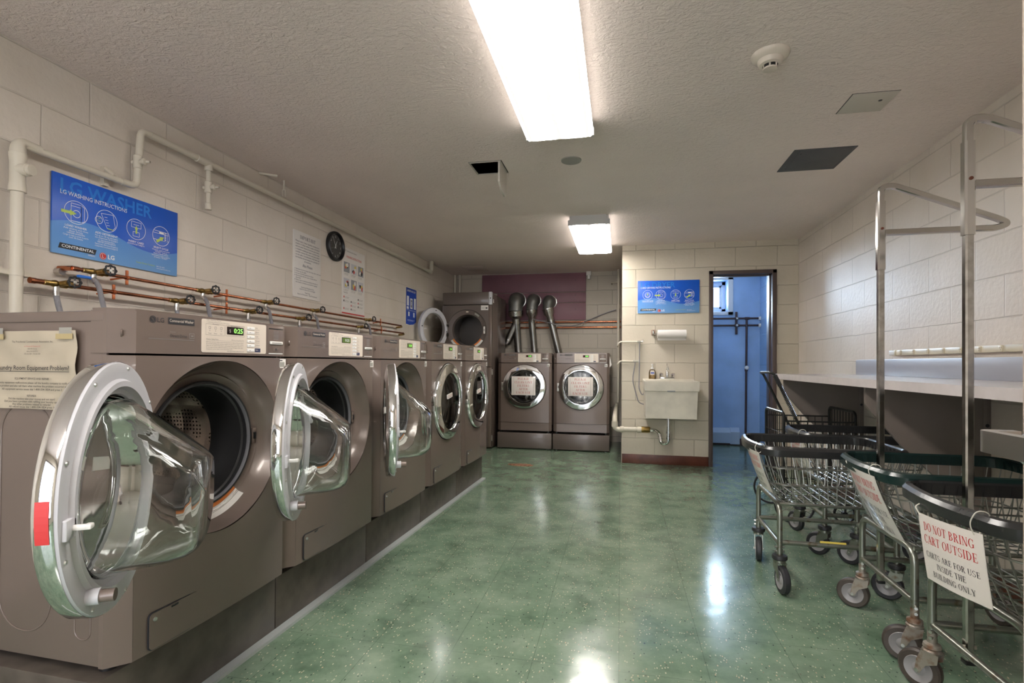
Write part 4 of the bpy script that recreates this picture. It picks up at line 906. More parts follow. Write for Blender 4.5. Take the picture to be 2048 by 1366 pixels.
b.prism([((.13 + .02 * math.sin(5 * k)) * cos(2 * PI * k / n), (.075 + .012 * cos(7 * k)) * sin(2 * PI * k / n)) for k in range(n)], 0, .004, 'z', M['rustpatch']); tag(at(b.done('floor_plate'), (-1.02, 5.32, 0)), 'rusty oval plate on the green floor beyond the washer row', 'floor plate')

# ------------------------------------------------------------------ long wall: signs, clock, pipes
def pictos(b, y, kind):
    W_, G_ = M['signwhite'], M['signgreen']
    def ring(cx, cz, r, w=.0022): b.lathe([(r - w, 0), (r, 0)], (cx, y, cz), (0, 1, 0), W_, 36)
    def line(x0, z0, x1, z1, w=.0018, m=None, yy=0):
        d = Vector((x1 - x0, z1 - z0)); q = Vector((-d.y, d.x)).normalized() * w / 2
        b.poly([(x0 - q.x, y - yy, z0 - q.y), (x1 - q.x, y - yy, z1 - q.y), (x1 + q.x, y - yy, z1 + q.y), (x0 + q.x, y - yy, z0 + q.y)], m or W_)
    def loop(P, w=.0018):
        for i in range(len(P)): line(*P[i], *P[(i + 1) % len(P)], w)
    def arrow(x, z, L_, a, w=.013):
        c, s_ = cos(a), sin(a); P = [(0, -w/2), (L_ * .55, -w/2), (L_ * .55, -w), (L_, 0), (L_ * .55, w), (L_ * .55, w/2), (0, w/2)]
        b.poly([(x + p[0] * c - p[1] * s_, y - .0006, z + p[0] * s_ + p[1] * c) for p in P], G_)
    xs = (-.218, -.078, .073, .216) if kind == 'washer' else (-.215, -.077, .075, .215); cz = .022
    for x in xs: ring(x, cz, .052)
    def washer_icon(x):
        loop([(x - .022, cz - .04), (x + .022, cz - .04), (x + .022, cz + .038), (x - .022, cz + .038)]); line(x - .022, cz + .026, x + .022, cz + .026)
        loop([(x + .022, cz - .04), (x + .036, cz - .032), (x + .036, cz + .03), (x + .022, cz + .038)]); ring(x + .002, cz - .006, .017)
        arrow(x - .064, cz - .006, .066, 0)
    def card_icon(x):
        loop([(x - .026, cz + .008), (x + .026, cz + .008), (x + .026, cz + .036), (x - .026, cz + .036)]); line(x - .015, cz + .022, x + .015, cz + .022)
        loop([(x - .017, cz - .036), (x + .017, cz - .036), (x + .017, cz - .014), (x - .017, cz - .014)]); arrow(x, cz - .022, .04, PI / 2, .009)
    def cycle_icon(x):
        for z in (.024, .012, -.022): line(x - .046, cz + z, x + .046, cz + z)
        b.rect(x - .012, cz + .012, x + .016, cz + .022, y, W_)
        for i in range(5): b.rect(x + .024, cz - .018 + i * .009, x + .031, cz - .013 + i * .009, y, W_)
        loop([(x + .021, cz - .022), (x + .04, cz - .022), (x + .04, cz + .024), (x + .021, cz + .024)]); arrow(x - .028, cz - .034, .055, .62)
    if kind == 'washer':
        washer_icon(xs[0]); x = xs[1]
        P = [(x - .028, cz + .03), (x + .03, cz + .036), (x + .042, cz - .02), (x + .03, cz - .036), (x + .002, cz - .034)]; loop(P)
        for i in range(4): line(x - .012 + i * .004, cz + .016 - i * .012, x + .002 + i * .004, cz + .017 - i * .012)
        line(x + .002, cz - .034, x + .03, cz - .036, .004, G_, .0006)
        ring(x - .038, cz - .004, .018); b.text('1/8', x - .038, cz + .001, .008, y, G_, 'C'); b.text('Cup', x - .038, cz - .011, .008, y, G_, 'C')
        heads = ('LOAD WASHER', 'ADD DETERGENT', 'INSERT CARD', 'SELECT CYCLE')
        subs = (('Add clothes and close', 'door firmly', 'CARGAR LAVADORA', 'Cargar la ropa y cerrar la puerta', 'con firmeza'), ('Put up to 1/8 cup detergent', 'into compartment. HE Detergent', 'is recommended.', 'VERTER DETERGENTE', 'Deposite hasta 1/8 de taza de detergente en', 'el compartimiento. Se recomienda el detergente HE'), ('INTRODUCIR TARJETA',), ('Choose cycle and push', '"START" button', 'SELECCIONAR CICLO', 'Seleccione el ciclo y oprima', 'el boton "START"'))
    else:
        x = xs[0]; ring(x, cz, .03); ring(x, cz - .004, .022); arrow(x, cz + .016, .022, -PI / 2, .009); line(x - .018, cz - .012, x + .018, cz - .012)
        washer_icon(xs[1]); heads = ('CLEAN LINT FILTER', 'LOAD DRYER', 'INSERT CARD', 'SELECT CYCLE')
        subs = (('LIMPIAR FILTRO DE PELUSA',), ('Add clothes and close door firmly', 'CARGAR SECADORA', 'Cargar la ropa y cerrar la puerta'), ('INTRODUCIR TARJETA',), ('Choose cycle and push', '"START" button', 'SELECCIONAR CICLO', 'Seleccione el ciclo y oprima', 'el boton "START"'))
    card_icon(xs[2]); cycle_icon(xs[3])
    for x, hd, sb in zip(xs, heads, subs):
        b.text(hd, x, cz - .069, .0095, y, W_, 'C', bold=.012)
        for i, q in enumerate(sb): b.text(q, x, cz - .080 - i * .0098, .0072, y, W_, 'C', wid=min(.11, .0045 * len(q) + .012))
def board(name, label, kind, loc, rz):
    t = thing(name, label, 'sign', loc, rz); b = MB(); b.box((-.318, -.012, -.175), (.318, -.004, .175), M['banner'], .0008)
    for x, z in ((-.3, .14), (-.3, -.14), (.3, .14), (.3, -.14)): b.box((x - .012, -.005, z - .02), (x + .012, .0, z + .02), M['black'])
    b.done('board', t); b = MB(); y = -.0126
    b.text('LG WASHER' if kind == 'washer' else 'LG DRYER', -.29, .100, .058, y, M['signghost'], wid=.45 if kind == 'washer' else .36, bold=.02)
    b.text('LG WASHING INSTRUCTIONS' if kind == 'washer' else 'CARD DRYING INSTRUCTIONS', -.288, .090, .019, y - .0006, M['signwhite'], wid=.31); b.done('heading', t); b = MB()
    pictos(b, y, kind); b.done('pictograms', t); b = MB()
    b.prism([(-.292, -.150), (-.132, -.150), (-.125, -.126), (-.285, -.126)], y - .0006, y, 'y', M['ink']); b.text('CONTINENTAL', -.208, -.1435, .0125, y - .0012, M['signwhite'], 'C', wid=.142, bold=.02); b.text('GIRBAU', -.132, -.160, .0065, y, M['signwhite'], 'R', bold=.012)
    b.lathe([(0, y - .0004), (.0165, y - .0004)], (-.095, 0, -.148), (0, 1, 0), M['red'], 28); b.lathe([(.0125, y - .0009), (.0138, y - .0009)], (-.095, 0, -.148), (0, 1, 0), M['signwhite'], 24, .4, 5.6); b.rect(-.0985, -.155, -.0968, -.140, y - .0009, M['signwhite']); b.rect(-.0985, -.155, -.0915, -.1533, y - .0009, M['signwhite']); b.text('LG', -.072, -.156, .02, y, M['signwhite'], bold=.025)
    b.done('brand_marks', t); b = MB(); b.text('Fowler Route Company', .075, -.145, .0085, y, M['signgreen'], wid=.105); b.text('800-334-1824', .19, -.145, .006, y, M['signwhite']); b.text('www.fowlerlaundry.com', .19, -.155, .006, y, M['signwhite']); b.done('contact_line', t)
board('instruction_board', 'big blue washing instruction board above the nearest washing machine', 'washer', (XL, 2.076, 1.714), PI / 2)
board('instruction_board', 'blue drying instruction board on the wall above the sink', 'dryer', (.501, YP, 1.797), 0)
# IMPORTANT notice
t = thing('notice_board', 'white board headed IMPORTANT on the long wall beside the clock', 'notice', (XL, 3.6, 1.818), PI / 2)
b = MB(); b.box((-.178, -.008, -.253), (.178, 0, .253), M['paper'], .001); b.done('sheet', t)
b = MB(); y = -.0086; k = M['inkblue']; b.serif('IMPORTANT', 0, .198, .027, y, k, wid=.2)
for i, s_ in enumerate(('Please note, if your laundry remains in a', 'washer or dryer when a cycle is finished', 'and you aren\'t there to remove your items,', 'a resident needing an open machine may', 'carefully remove the items and place them', 'on the table. Consideration of all who use', 'the facilities should always be a priority of', 'all residents.')): b.text(s_, 0, .170 - i * .0205, .0125, y, k, 'C', wid=.31 if i < 7 else .09)
b.text('Also Please:', 0, -.012, .022, y, k, 'C', wid=.13)
for i, s_ in enumerate(('Remove lint from dryer lint tray, after each use', 'Clean up all spills', 'Do not overload washers or dryers', 'Any laundry left for over a week will be', 'discarded', 'Please report machine problems directly to', 'the laundry company, as posted on signage')):
    b.text(s_, -.150, -.042 - i * .0165, .0105, y, k, wid=.0068 * len(s_))
    if i not in (4, 6): b.rect(-.163, -.040 - i * .0165, -.158, -.035 - i * .0165, y, k)
for s_, z in (('Owners and Management Not', -.175), ('Liable for Any Loss or Damages', -.190), ('Thank You,', -.214), ('Board of Directors - The Presidential', -.230)): b.text(s_, 0, z, .0105, y, k, 'C', wid=.0068 * len(s_))
b.done('lettering', t)
# clock
t = thing('wall_clock', 'round black wall clock with white numerals', 'clock', (XL, 3.986, 2.065), PI / 2)
b = MB(); b.lathe([(.125, .0), (.128, -.02), (.122, -.034), (.112, -.036), (.104, -.022), (.104, -.012)], (0, 0, 0), (0, 1, 0), M['black'], 56); b.done('rim', t)
b = MB(); b.lathe([(0, -.012), (.105, -.012)], (0, 0, 0), (0, 1, 0), mat('charcoal dial', (.05, .048, .046), .35), 48); b.done('dial', t)
b = MB()
for k in range(1, 13):
    a = PI / 2 - k * PI / 6; b.text(str(k), .083 * cos(a), .083 * sin(a) - .009, .018, -.0126, M['signwhite'], 'C')
for k in range(60):
    a = k * PI / 30; b.lathe([(0, -.0126), (.0011, -.0126)], (.098 * cos(a), 0, .098 * sin(a)), (0, 1, 0), M['signwhite'], 6)
b.done('numerals', t)
def hand(a, L_, w, y, m, tail=.02):
    b = MB(Matrix.Rotation(-a, 4, 'Y')); b.prism([(-tail, -w), (L_, -w * .5), (L_, w * .5), (-tail, w)], y - .001, y, 'y', m); return b
hand(math.radians(120), .082, .0022, -.016, M['signwhite']).done('minute_hand', t); hand(math.radians(63), .055, .0028, -.014, M['signwhite']).done('hour_hand', t); hand(math.radians(203), .075, .0008, -.018, M['discgrey'], .03).done('second_hand', t)
# illustrated washing poster
t = thing('instruction_poster', 'tall white washing poster with photographs and a red bottom edge', 'poster', (XL, 4.315, 1.803), PI / 2)
b = MB(); b.box((-.203, -.005, -.295), (.203, 0, .295), M['paper'], .001); b.box((-.203, -.0056, -.295), (.203, -.0045, -.284), M['red']); b.done('sheet', t)
b = MB(); y = -.0058
b.lathe([(0, y), (.010, y)], (-.18, 0, .268), (0, 1, 0), M['red'], 16); b.text('LG', -.165, .262, .014, y, M['ink']); b.text('Commercial Laundry Solutions', -.13, .263, .011, y, M['ink'], wid=.175)
b.text('WASHING INSTRUCTIONS', 0, .208, .02, y, M['red'], 'C', wid=.27, bold=.01)
pm = [M['photo1'], M['photo2'], M['photo3'], M['liner']]
random.seed(3)
for r_ in range(2):
    for c_ in range(3):
        x, z = -.178 + c_ * .126, .075 - r_ * .145
        b.rect(x, z, x + .1, z + .092, y, M['photo1'] if (r_ + c_) % 2 == 0 else M['liner'])
        for q in range(4):
            cx, cz = x + .02 + .06 * random.random(), z + .02 + .05 * random.random(); n = 7
            b.poly([(cx + .018 * (.5 + random.random()) * cos(2 * PI * j / n), y - .0003 * (q + 1), max(z, min(z + .09, cz + .02 * (.5 + random.random()) * sin(2 * PI * j / n)))) for j in range(n)], (M['photo2'], M['ink'], M['photo3'], M['paper'])[(q + c_) % 4])
        b.text(('1. Load clothes', '2. Add detergent', '3. Close the door', '4. Insert card', '5. Select cycle', '6. Press start')[r_ * 3 + c_], x, z - .014, .008, y, M['ink'], wid=.08)
        b.text('Then read the panel', x, z - .025, .007, y, M['greyink'], wid=.07)
b.text('Need help?', -.178, -.112, .011, y, M['ink']); b.rect(-.178, -.126, .19, -.1255, y, M['discgrey'])
for r_ in range(4):
    for c_ in range(3):
        x, z = -.178 + c_ * .126, -.155 - r_ * .034
        if (r_ * 3 + c_) % 5 != 1: b.rect(x, z, x + .014, z + .016, y, M['ink'] if (r_ + c_) % 3 else M['red']); b.text('Check the drum', x + .02, z + .008, .007, y, M['greyink'], wid=.075); b.text('before washing', x + .02, z - .001, .007, y, M['greyink'], wid=.065)
b.done('printing', t)
# small blue poster
t = thing('small_poster', 'small royal blue poster above the far end of the washing machines', 'poster', (XL, 5.64, 1.725), PI / 2)
b = MB(); b.box((-.15, -.004, -.215), (.15, 0, .215), M['paper'], .001); P = [(-.15, .215), (-.15, -.205), (-.05, -.212), (.06, -.2), (.15, -.165), (.15, .215)]; b.prism(P, -.0046, -.0035, 'y', M['royal']); b.done('sheet', t)
b = MB(); y = -.0052; b.text('LAUNDRY MADE EASY', 0, .172, .024, y, M['signwhite'], 'C', wid=.25, bold=.02)
for x0, x1, z0, z1 in ((-.13, -.07, .01, .12), (.075, .13, -.02, .11), (-.035, .035, -.02, .10), (-.13, -.075, -.03, 0), (-.09, -.05, -.11, -.06), (.055, .095, -.115, -.06)): b.rect(x0, z0, x1, z1, y, M['signwhite'])
b.rect(-.025, -.005, .025, .085, y - .0005, M['photo1']); b.lathe([(.010, y - .001), (.018, y - .001)], (0, 0, .04), (0, 1, 0), M['signwhite'], 16); b.rect(-.13, -.043, .13, -.040, y, M['signwhite']); b.rect(-.11, -.155, .1, -.152, y, M['signwhite']); b.rect(-.11, -.165, .06, -.162, y, M['signwhite']); b.done('printing', t)
b = MB(); b.box((-.13, -.003, -.035), (.13, 0, .035), M['paper']); b.text('HOT', -.07, -.005, .018, -.0036, M['redfade'], 'C'); b.rect(.0, -.004, .1, .002, -.0036, M['greyink'])
tag(at(b.done('wall_card'), (XL, 5.04, 1.415), PI / 2), 'small white card on the wall below the lower copper pipe', 'card')
# cream gas pipe
PX = XL + .055
t = thing('gas_pipe', 'cream painted pipe climbing and running along the top of the long wall', 'pipe', (PX, 1.6, 0)); T = Matrix.Translation(-Vector(t.location)); m = M['pipe']
b = MB(T); b.tube([(PX, 1.60, .4), (PX, 1.60, 1.90)], .021, m, 20); b.tube(fillet([(PX, 1.60, 1.88), (PX, 1.60, 1.935), (PX, 1.66, 1.935), (PX, 2.06, 1.935)], .05, 6), .0145, m, 16); b.lathe([(.021, -.02), (.028, -.018), (.028, .0), (.025, .02), (.025, .1), (.028, .12), (.028, .135), (.02, .14)], (PX, 1.60, 1.76), (0, 0, 1), m, 24)
b.tube(fillet([(PX, 1.60, 1.88), (PX, 1.60, 1.945), (PX, 1.68, 1.94)], .06, 7), lambda i: .026 - .001 * i, m, 20); b.lathe([(.024, 0), (.025, .042), (.021, .044), (.021, .056), (0, .058)], (PX, 1.60, 1.83), (1, .25, 0), m, 20)
b.tube(fillet([(PX, 2.03, 1.935), (PX, 2.11, 1.935), (PX, 2.13, 2.225), (PX, 2.20, 2.225)], .045, 7), .0165, m, 16)
b.tube([(PX, 2.18, 2.225), (PX, 6.12, 2.225)], .0175, m, 16); b.lathe([(.0175, -.05), (.022, -.048), (.022, .048), (.0175, .05)], (PX, 2.52, 2.225), (0, 1, 0), m, 18); b.tube(fillet([(PX, 6.08, 2.225), (PX, 6.15, 2.225), (PX, 6.15, ZC)], .05, 6), .026, m, 16)
b.tube([(PX, 2.56, 2.22), (PX, 2.56, 1.965)], .0135, m, 14); b.lathe([(.0, 0), (.018, 0), (.018, .035), (.0135, .04)], (PX, 2.56, 1.955), m=m, seg=16); b.lathe([(.0165, -.03), (.021, -.028), (.021, .03), (.016, .03)], (PX, 2.56, 2.21), m=m, seg=16); b.done('pipe_run', t)
def cock(y, z):
    b = MB(T); b.lathe([(.015, -.035), (.020, -.03), (.020, .03), (.015, .035)], (PX, y, z), m=m, seg=14); b.cyl((PX - .03, y, z), (PX + .036, y, z), .012, m, 12); b.lathe([(.016, 0), (.018, .012), (.007, .016), (.006, .034)], (PX + .03, y, z), (1, .3, 0), m, 10); b.done('shut_off_cock', t)
cock(2.115, 2.06); cock(2.56, 2.085)
b = MB(T); b.lathe([(.0195, -.008), (.0195, .008)], (PX, 3.24, 2.225), (0, 1, 0), m, 16); b.tube(fillet([(PX + .012, 3.24, 2.245), (PX + .012, 3.24, 2.30), (PX - .012, 3.24, 2.30), (PX - .012, 3.24, 2.245)], .008, 4), .004, m, 6); b.tube([(PX, 3.24, 2.30), (PX, 3.24, ZC)], .006, m, 8); b.done('hanger', t)
b = MB(T); b.box((XL, 1.975, 1.90), (XL + .02, 2.0, 1.99), m); b.tube([(XL + .01, 1.985, 1.985), (PX, 1.995, 1.945)], .012, m, 8); b.lathe([(.0165, -.01), (.0165, .01)], (PX, 2.0, 1.935), (0, 1, 0), m, 14); b.done('wall_strap', t); b = MB(T); b.lathe([(.021, -.012), (.0235, -.012), (.0235, .012), (.021, .012)], (PX, 1.60, 1.42), m=m, seg=18); b.box((XL, 1.535, 1.41), (PX, 1.665, 1.43), m); b.done('wall_strap', t)
b = MB(); b.cyl((XL, 3.05, ZC - .012), (XL + .09, 3.12, ZC - .012), .009, M['pipe'], 10); tag(b.done('pipe_stub'), 'short cream pipe stub where the long wall meets the ceiling', 'pipe stub')
# copper supply pipes with one valve per machine and hoses
CX_ = XL + .072
hose0 = []
for nm, z, ys, clamps, y0, y1 in (('upper', 1.474, (1.90, 2.52, 3.05, 3.60, 4.45), (2.05, 2.69, 4.72), 1.80, 5.2), ('lower', 1.396, (1.745, 2.345, 2.885, 3.42, 4.30), (1.985, 2.69, 4.74), 1.655, 5.26)):
    t = thing('water_supply_pipe', '%s copper supply pipe with black handwheels above the washing machines' % nm, 'pipe', (CX_, y0, z), group=None); T = Matrix.Translation(-Vector(t.location))
    b = MB(T); b.tube([(CX_, y0, z), (CX_, y1, z)], .0088, M['copper'], 14); b.lathe([(.0088, 0), (.0108, .002), (.0108, .03), (.0088, .032)], (CX_, y0 - .005, z), (0, 1, 0), M['copper'], 14); b.tube(fillet([(CX_, y1, z), (CX_, y1 + .03, z - .01), (XL, y1 + .05, z - .015)], .02, 4), .011, M['brass'], 10); b.done('pipe_run', t)
    for k, y in enumerate(ys):
        b = MB(T); q = M['brass']; b.lathe([(.0088, -.06), (.0115, -.058), (.0115, -.03), (.014, -.026), (.0155, -.012), (.012, -.005), (.0145, .01), (.0155, .03), (.0115, .034), (.0115, .055), (.0088, .057)], (CX_, y, z), (0, 1, 0), q, 14)
        b.cyl((CX_, y, z), (CX_ + .035, y + .01, z + .006), .012, q, 12); b.cyl((CX_ + .03, y + .01, z + .005), (CX_ + .06, y + .02, z + .01), .0045, q, 8); b.cyl((CX_, y - .01, z), (CX_, y - .01, z - .04), .011, M['steel'], 10); vo = b.done('valve', t)
        b = MB(T @ Matrix.Translation((CX_ + .058, y + .02, z + .01)) @ Matrix.Rotation(PI / 2, 4, 'Y') @ Matrix.Rotation(.3, 4, 'X') @ Matrix.Scale(.74, 4)); n = 48
        b.tube([((.029 + .0028 * cos(8 * 2 * PI * j / n)) * cos(2 * PI * j / n), (.029 + .0028 * cos(8 * 2 * PI * j / n)) * sin(2 * PI * j / n), 0) for j in range(n)], .0058, M['black'], 8, closed=True)
        for j in range(4): b.tube([(0, 0, 0), (.028 * cos(j * PI / 2), .028 * sin(j * PI / 2), 0)], .0035, M['black'], 6)
        b.lathe([(0, .006), (.008, .006), (.009, -.006), (0, -.006)], m=M['eye'], seg=12); b.done('handwheel', vo)
        hx = CX_ + (.026 if nm == 'upper' else 0); P = [(CX_, y - .01, z - .03), (hx, y - .008, z - .06), (hx + .01, y + .02, z - .2), (hx + .012, y + .05, 1.02), (hx + .03, y + .06, .8)]
        b = MB(); b.tube(fillet(P, .12, 6), .0105, M['hose'], 12); b.cyl((CX_, y - .01, z - .03), (CX_ + (hx - CX_) * .5, y - .009, z - .05), .0115, M['steel'], 12)
        tag(b.done('water_hose'), 'grey hose hanging from the %s copper pipe behind the %s washing machine' % (nm, names[k]), 'hose', 'washing machine hoses')
    for y in clamps:
        b = MB(T); b.lathe([(.009, -.006), (.0115, -.006), (.0115, .006), (.009, .006)], (CX_, y, z), (0, 1, 0), M['orange'], 14); b.box((CX_ - .004, y - .006, z + .012), (CX_ + .004, y + .006, z + .035), M['orange'], .002); b.box((CX_ - .004, y - .006, z - .035), (CX_ + .004, y + .006, z - .012), M['orange'], .002); b.tube([(CX_, y - .004, z), (XL, y - .02, z - .01)], .0045, M['orange'], 8); b.done('pipe_clamp', t)
    if nm == 'upper':
        b = MB(T); b.tube([(CX_, 1.80, z), (XL + .01, 1.79, z)], .011, M['copper'], 10); b.cyl((XL, 1.79, z - .015), (XL + .03, 1.79, z - .015), .016, M['steel'], 10); b.box((CX_ - .02, 1.83, z - .035), (CX_ + .0, 1.90, z - .022), mat('blue lever', (.02, .16, .62), .4), .004); b.done('blue_lever', t)
    else:
        b = MB(T); b.cyl((CX_, y0, z), (CX_, y0 - .02, z), .0125, M['copper'], 12); b.tube([(CX_, 1.8, z), (XL, 1.8, z)], .005, M['orange'], 6); b.done('end_cap', t)
# paper notice taped on the side of the nearest machine
q = row(.042 + .01, -.29, 0); t = thing('paper_notice', 'yellowed typed notice about equipment problems taped on the side of the nearest washing machine', 'notice', (q.x, q.y - .003, 1.045), -ROT)
b = MB(); n = 14
G = [[b.v((-.155 + .31 * i / n, -.0015 - (.006 * (abs(i - n) < 2) + .003 * sin(i * .9 + j)), -.109 + .218 * j / n)) for i in range(n + 1)] for j in range(n + 1)]
for j in range(n):
    for i in range(n): b.f([G[j][i], G[j][i + 1], G[j + 1][i + 1], G[j + 1][i]], M['oldpaper'])
b.done('sheet', t)
b = MB()
for x in (-.135, .115):
    b = MB(); b.rect(x - .03, .085, x + .03, .100, -.0105, M['tape']); b.rect(x - .02, .1, x + .025, .117, -.009, M['discgrey']); b.done('tape', t)
b = MB(); y = -.0095; k = M['ink']
b.text('The Presidential Condominium Association, Inc.', 0, .076, .0052, y, k, 'C', wid=.15); b.text('c/o Wentworth Property, LLC', 0, .064, .0035, y, M['redfade'], 'C', wid=.06)
for i, s_ in enumerate(('1260 NW Avenue', 'Asbury Park NJ 07712', '(732) 222-2281 / 732-222-1330')): b.text(s_, 0, .057 - i * .007, .0035, y, k, 'C', wid=(.035, .04, .06)[i])
b.text('Laundry Room Equipment Problem?', 0, .0, .0125, y, k, 'C', wid=.265, bold=.008); b.rect(-.133, -.005, .133, -.0036, y, k)
for s_, z, w_ in (('EQUIPMENT SERVICE AND REPAIR', -.027, .125), ('If the laundry equipment malfunctions please call the laundry company to notify them', -.0385, .295), ('of the problem and also tell them what machine the problem occurred with.', -.0475, .27), ('All equipment service issues dial 1-800-334-1824 and press 2', -.0565, .22), ('REFUNDS', -.0745, .034), ('Did the machine take your money and not start?', -.083, .17), ('Did you have a problem with refilling your laundry card?', -.0905, .20), ('Any other problems related to refunds?', -.098, .14), ('All refund issues dial 1-800-334-1824 press 3', -.1055, .165)): b.text(s_, 0, z, .0055, y, k, 'C', wid=w_, bold=.008)
b.done('lettering', t)

# ------------------------------------------------------------------ sink corner
SX0, SX1, SY0 = .24, .755, 5.235
t = thing('laundry_sink', 'stained ivory wall hung laundry sink below the paper towels', 'sink', (.497, YP, .5)); T = Matrix.Translation(-Vector(t.location)); m = M['sink']
b = MB(T); z0, z1 = .535, .905
O = [(SX0 + .012, SY0 + .02), (SX1 - .012, SY0 + .02), (SX1, YP - .02), (SX0, YP - .02)]
def ringv(x0, x1, y0, y1, z): return [b.v((x0, y0, z)), b.v((x1, y0, z)), b.v((x1, y1, z)), b.v((x0, y1, z))]
R_ = [ringv(SX0 + .012, SX1 - .018, SY0 + .03, YP - .001, z0), ringv(SX0 + .006, SX1 - .01, SY0 + .012, YP - .001, z1 - .1), ringv(SX0, SX1, SY0, YP - .001, z1 - .095), ringv(SX0 - .004, SX1 + .004, SY0 - .006, YP - .001, z1 - .012), ringv(SX0 - .004, SX1 + .004, SY0 - .006, YP - .001, z1),
      ringv(SX0 + .018, SX1 - .018, SY0 + .018, YP - .10, z1), ringv(SX0 + .04, SX1 - .04, SY0 + .05, YP - .12, z0 + .02)]
for A, B in zip(R_, R_[1:]):
    for k in range(4): b.f([A[k], A[(k + 1) % 4], B[(k + 1) % 4], B[k]], m)
b.f(R_[0][::-1], m); b.f(R_[-1], m); b.box((SX0 - .004, YP - .10, z1 - .01), (SX1 + .004, YP - .001, z1 + .012), m, .006); b.done('basin', t, ang=25)
b = MB(T); b.box((.455, SY0 - .010, z1 - .102), (.53, SY0 - .004, z1 - .09), M['photo1'], .001); b.done('maker_plate', t)
b = MB(T); c = M['chrome']; x, y, z = .487, YP - .055, z1 + .012
b.box((x - .075, y - .022, z), (x + .075, y + .022, z + .022), c, .008); b.tube(fillet([(x, y, z + .01), (x, y, z + .12), (x, y - .08, z + .14), (x, y - .14, z + .09)], .05, 6), .010, c, 12); b.lathe([(.014, 0), (.016, .05), (.011, .06)], (x, y, z + .03), m=c, seg=14); b.cyl((x, y + .012, z + .02), (x, y + .012, z + .165), .003, c, 8); fo = b.done('faucet', t)
for s_ in (-1, 1):
    b = MB(T); b.lathe([(.018, 0), (.021, .006), (.022, .03), (.017, .042), (0, .044)], (x + s_ * .06, y, z + .022), m=c, seg=8); b.done('tap_handle', fo)
b = MB(T); b.tube(fillet([(.49, 5.5, z0 + .01), (.49, 5.5, .26), (.42, 5.53, .245), (.40, 5.56, .36), (.36, 5.6, .378), (.31, 5.61, .378)], .055, 8), .0185, c, 16)
for q in ((.49, 5.5, .37), (.49, 5.5, .31)): b.lathe([(.0185, -.012), (.024, -.01), (.024, .01), (.0185, .012)], q, m=c, seg=16)
b.lathe([(.0185, -.012), (.024, -.01), (.024, .01), (.0185, .012)], (.405, 5.552, .33), (.15, -.3, -1), c, 16); b.done('drain_trap', t)
t = thing('soap_dispenser', 'clear pump bottle of amber hand soap on the back of the sink', 'soap bottle', (.335, YP - .06, z1 + .0125))
b = MB(); b.lathe([(0, 0), (.034, 0), (.037, .01), (.036, .07), (.028, .095), (.013, .105), (.013, .115), (0, .115)], m=M['thin'], seg=24); b.lathe([(0, .003), (.032, .003), (.034, .01), (.033, .05), (0, .05)], m=M['soap'], seg=24); b.done('bottle', t)
b = MB(); b.lathe([(.015, .105), (.015, .122), (.006, .124), (.006, .145), (.012, .147), (.012, .158), (0, .16)], m=M['white'], seg=16); b.box((-.006, -.045, .149), (.006, .0, .158), M['white'], .002); b.done('pump', t)
b = MB(); b.rect(-.022, .045, .022, .082, -.0365, M['paper']); b.rect(-.018, .058, .018, .07, -.037, M['royal']); b.done('bottle_label', t)
t = thing('towel_holder', 'chrome wall holder carrying the paper towel roll above the sink', 'towel holder', (.36, YP, 1.42)); T = Matrix.Translation(-Vector(t.location))
b = MB(T); b.box((.325, YP - .006, 1.385), (.372, YP, 1.445), M['wood'], .002); b.box((.335, YP - .11, 1.39), (.350, YP - .004, 1.43), M['chromer'], .003); b.cyl((.345, YP - .095, 1.392), (.69, YP - .095, 1.392), .006, M['chrome'], 10); b.done('arm', t)
t = thing('paper_towel_roll', 'white paper towel roll on the holder above the sink', 'paper towels', (.53, YP - .095, 1.392))
b = MB(); b.lathe([(.02, -.145), (.045, -.145), (.0455, 0), (.045, .145), (.02, .145), (.02, -.145)], (0, 0, 0), (1, 0, 0), M['paper'], 40); b.done('roll', t)
b = MB(); b.box((-.144, .0, -.066), (.144, .0012, -.0448), M['paper']); b.tube([(-.14, -.001, -.0448), (.14, -.001, -.0448)], .001, M['paper'], 6); b.done('loose_sheet', t)
t = thing('drain_pipe', 'cream plastic drain pipe from the sink trap round the wall corner', 'drain pipe', (.0, YP - .06, .37)); T = Matrix.Translation(-Vector(t.location)); m = M['pipe']
b = MB(T); b.tube(fillet([(.24, YP - .087, .378), (-.055, YP - .087, .372), (-.055, YP - .087, .47), (-.055, YP - .0, .49), (-.055, YB, .50)], .05, 6), .027, m, 18)
for x in (.02, .20): b.lathe([(.027, -.02), (.033, -.018), (.033, .018), (.027, .02)], (x, YP - .087, .375), (1, 0, 0), m, 18)
b.lathe([(.034, -.03), (.034, .03)], (-.055, YP - .087, .43), m=m, seg=18); b.done('pipe_run', t)
b = MB(T); b.lathe([(.0185, .09), (.030, .085), (.033, .06), (.033, .0), (.028, 0)], (.225, YP - .087, .378), (1, 0, 0), M['brass'], 18); b.done('slip_nut', t)
t = thing('tap_supply_pipe', 'cream water pipes feeding the sink, with two grey hoses looping down', 'pipe', (.1, YP - .03, 1.2)); T = Matrix.Translation(-Vector(t.location))
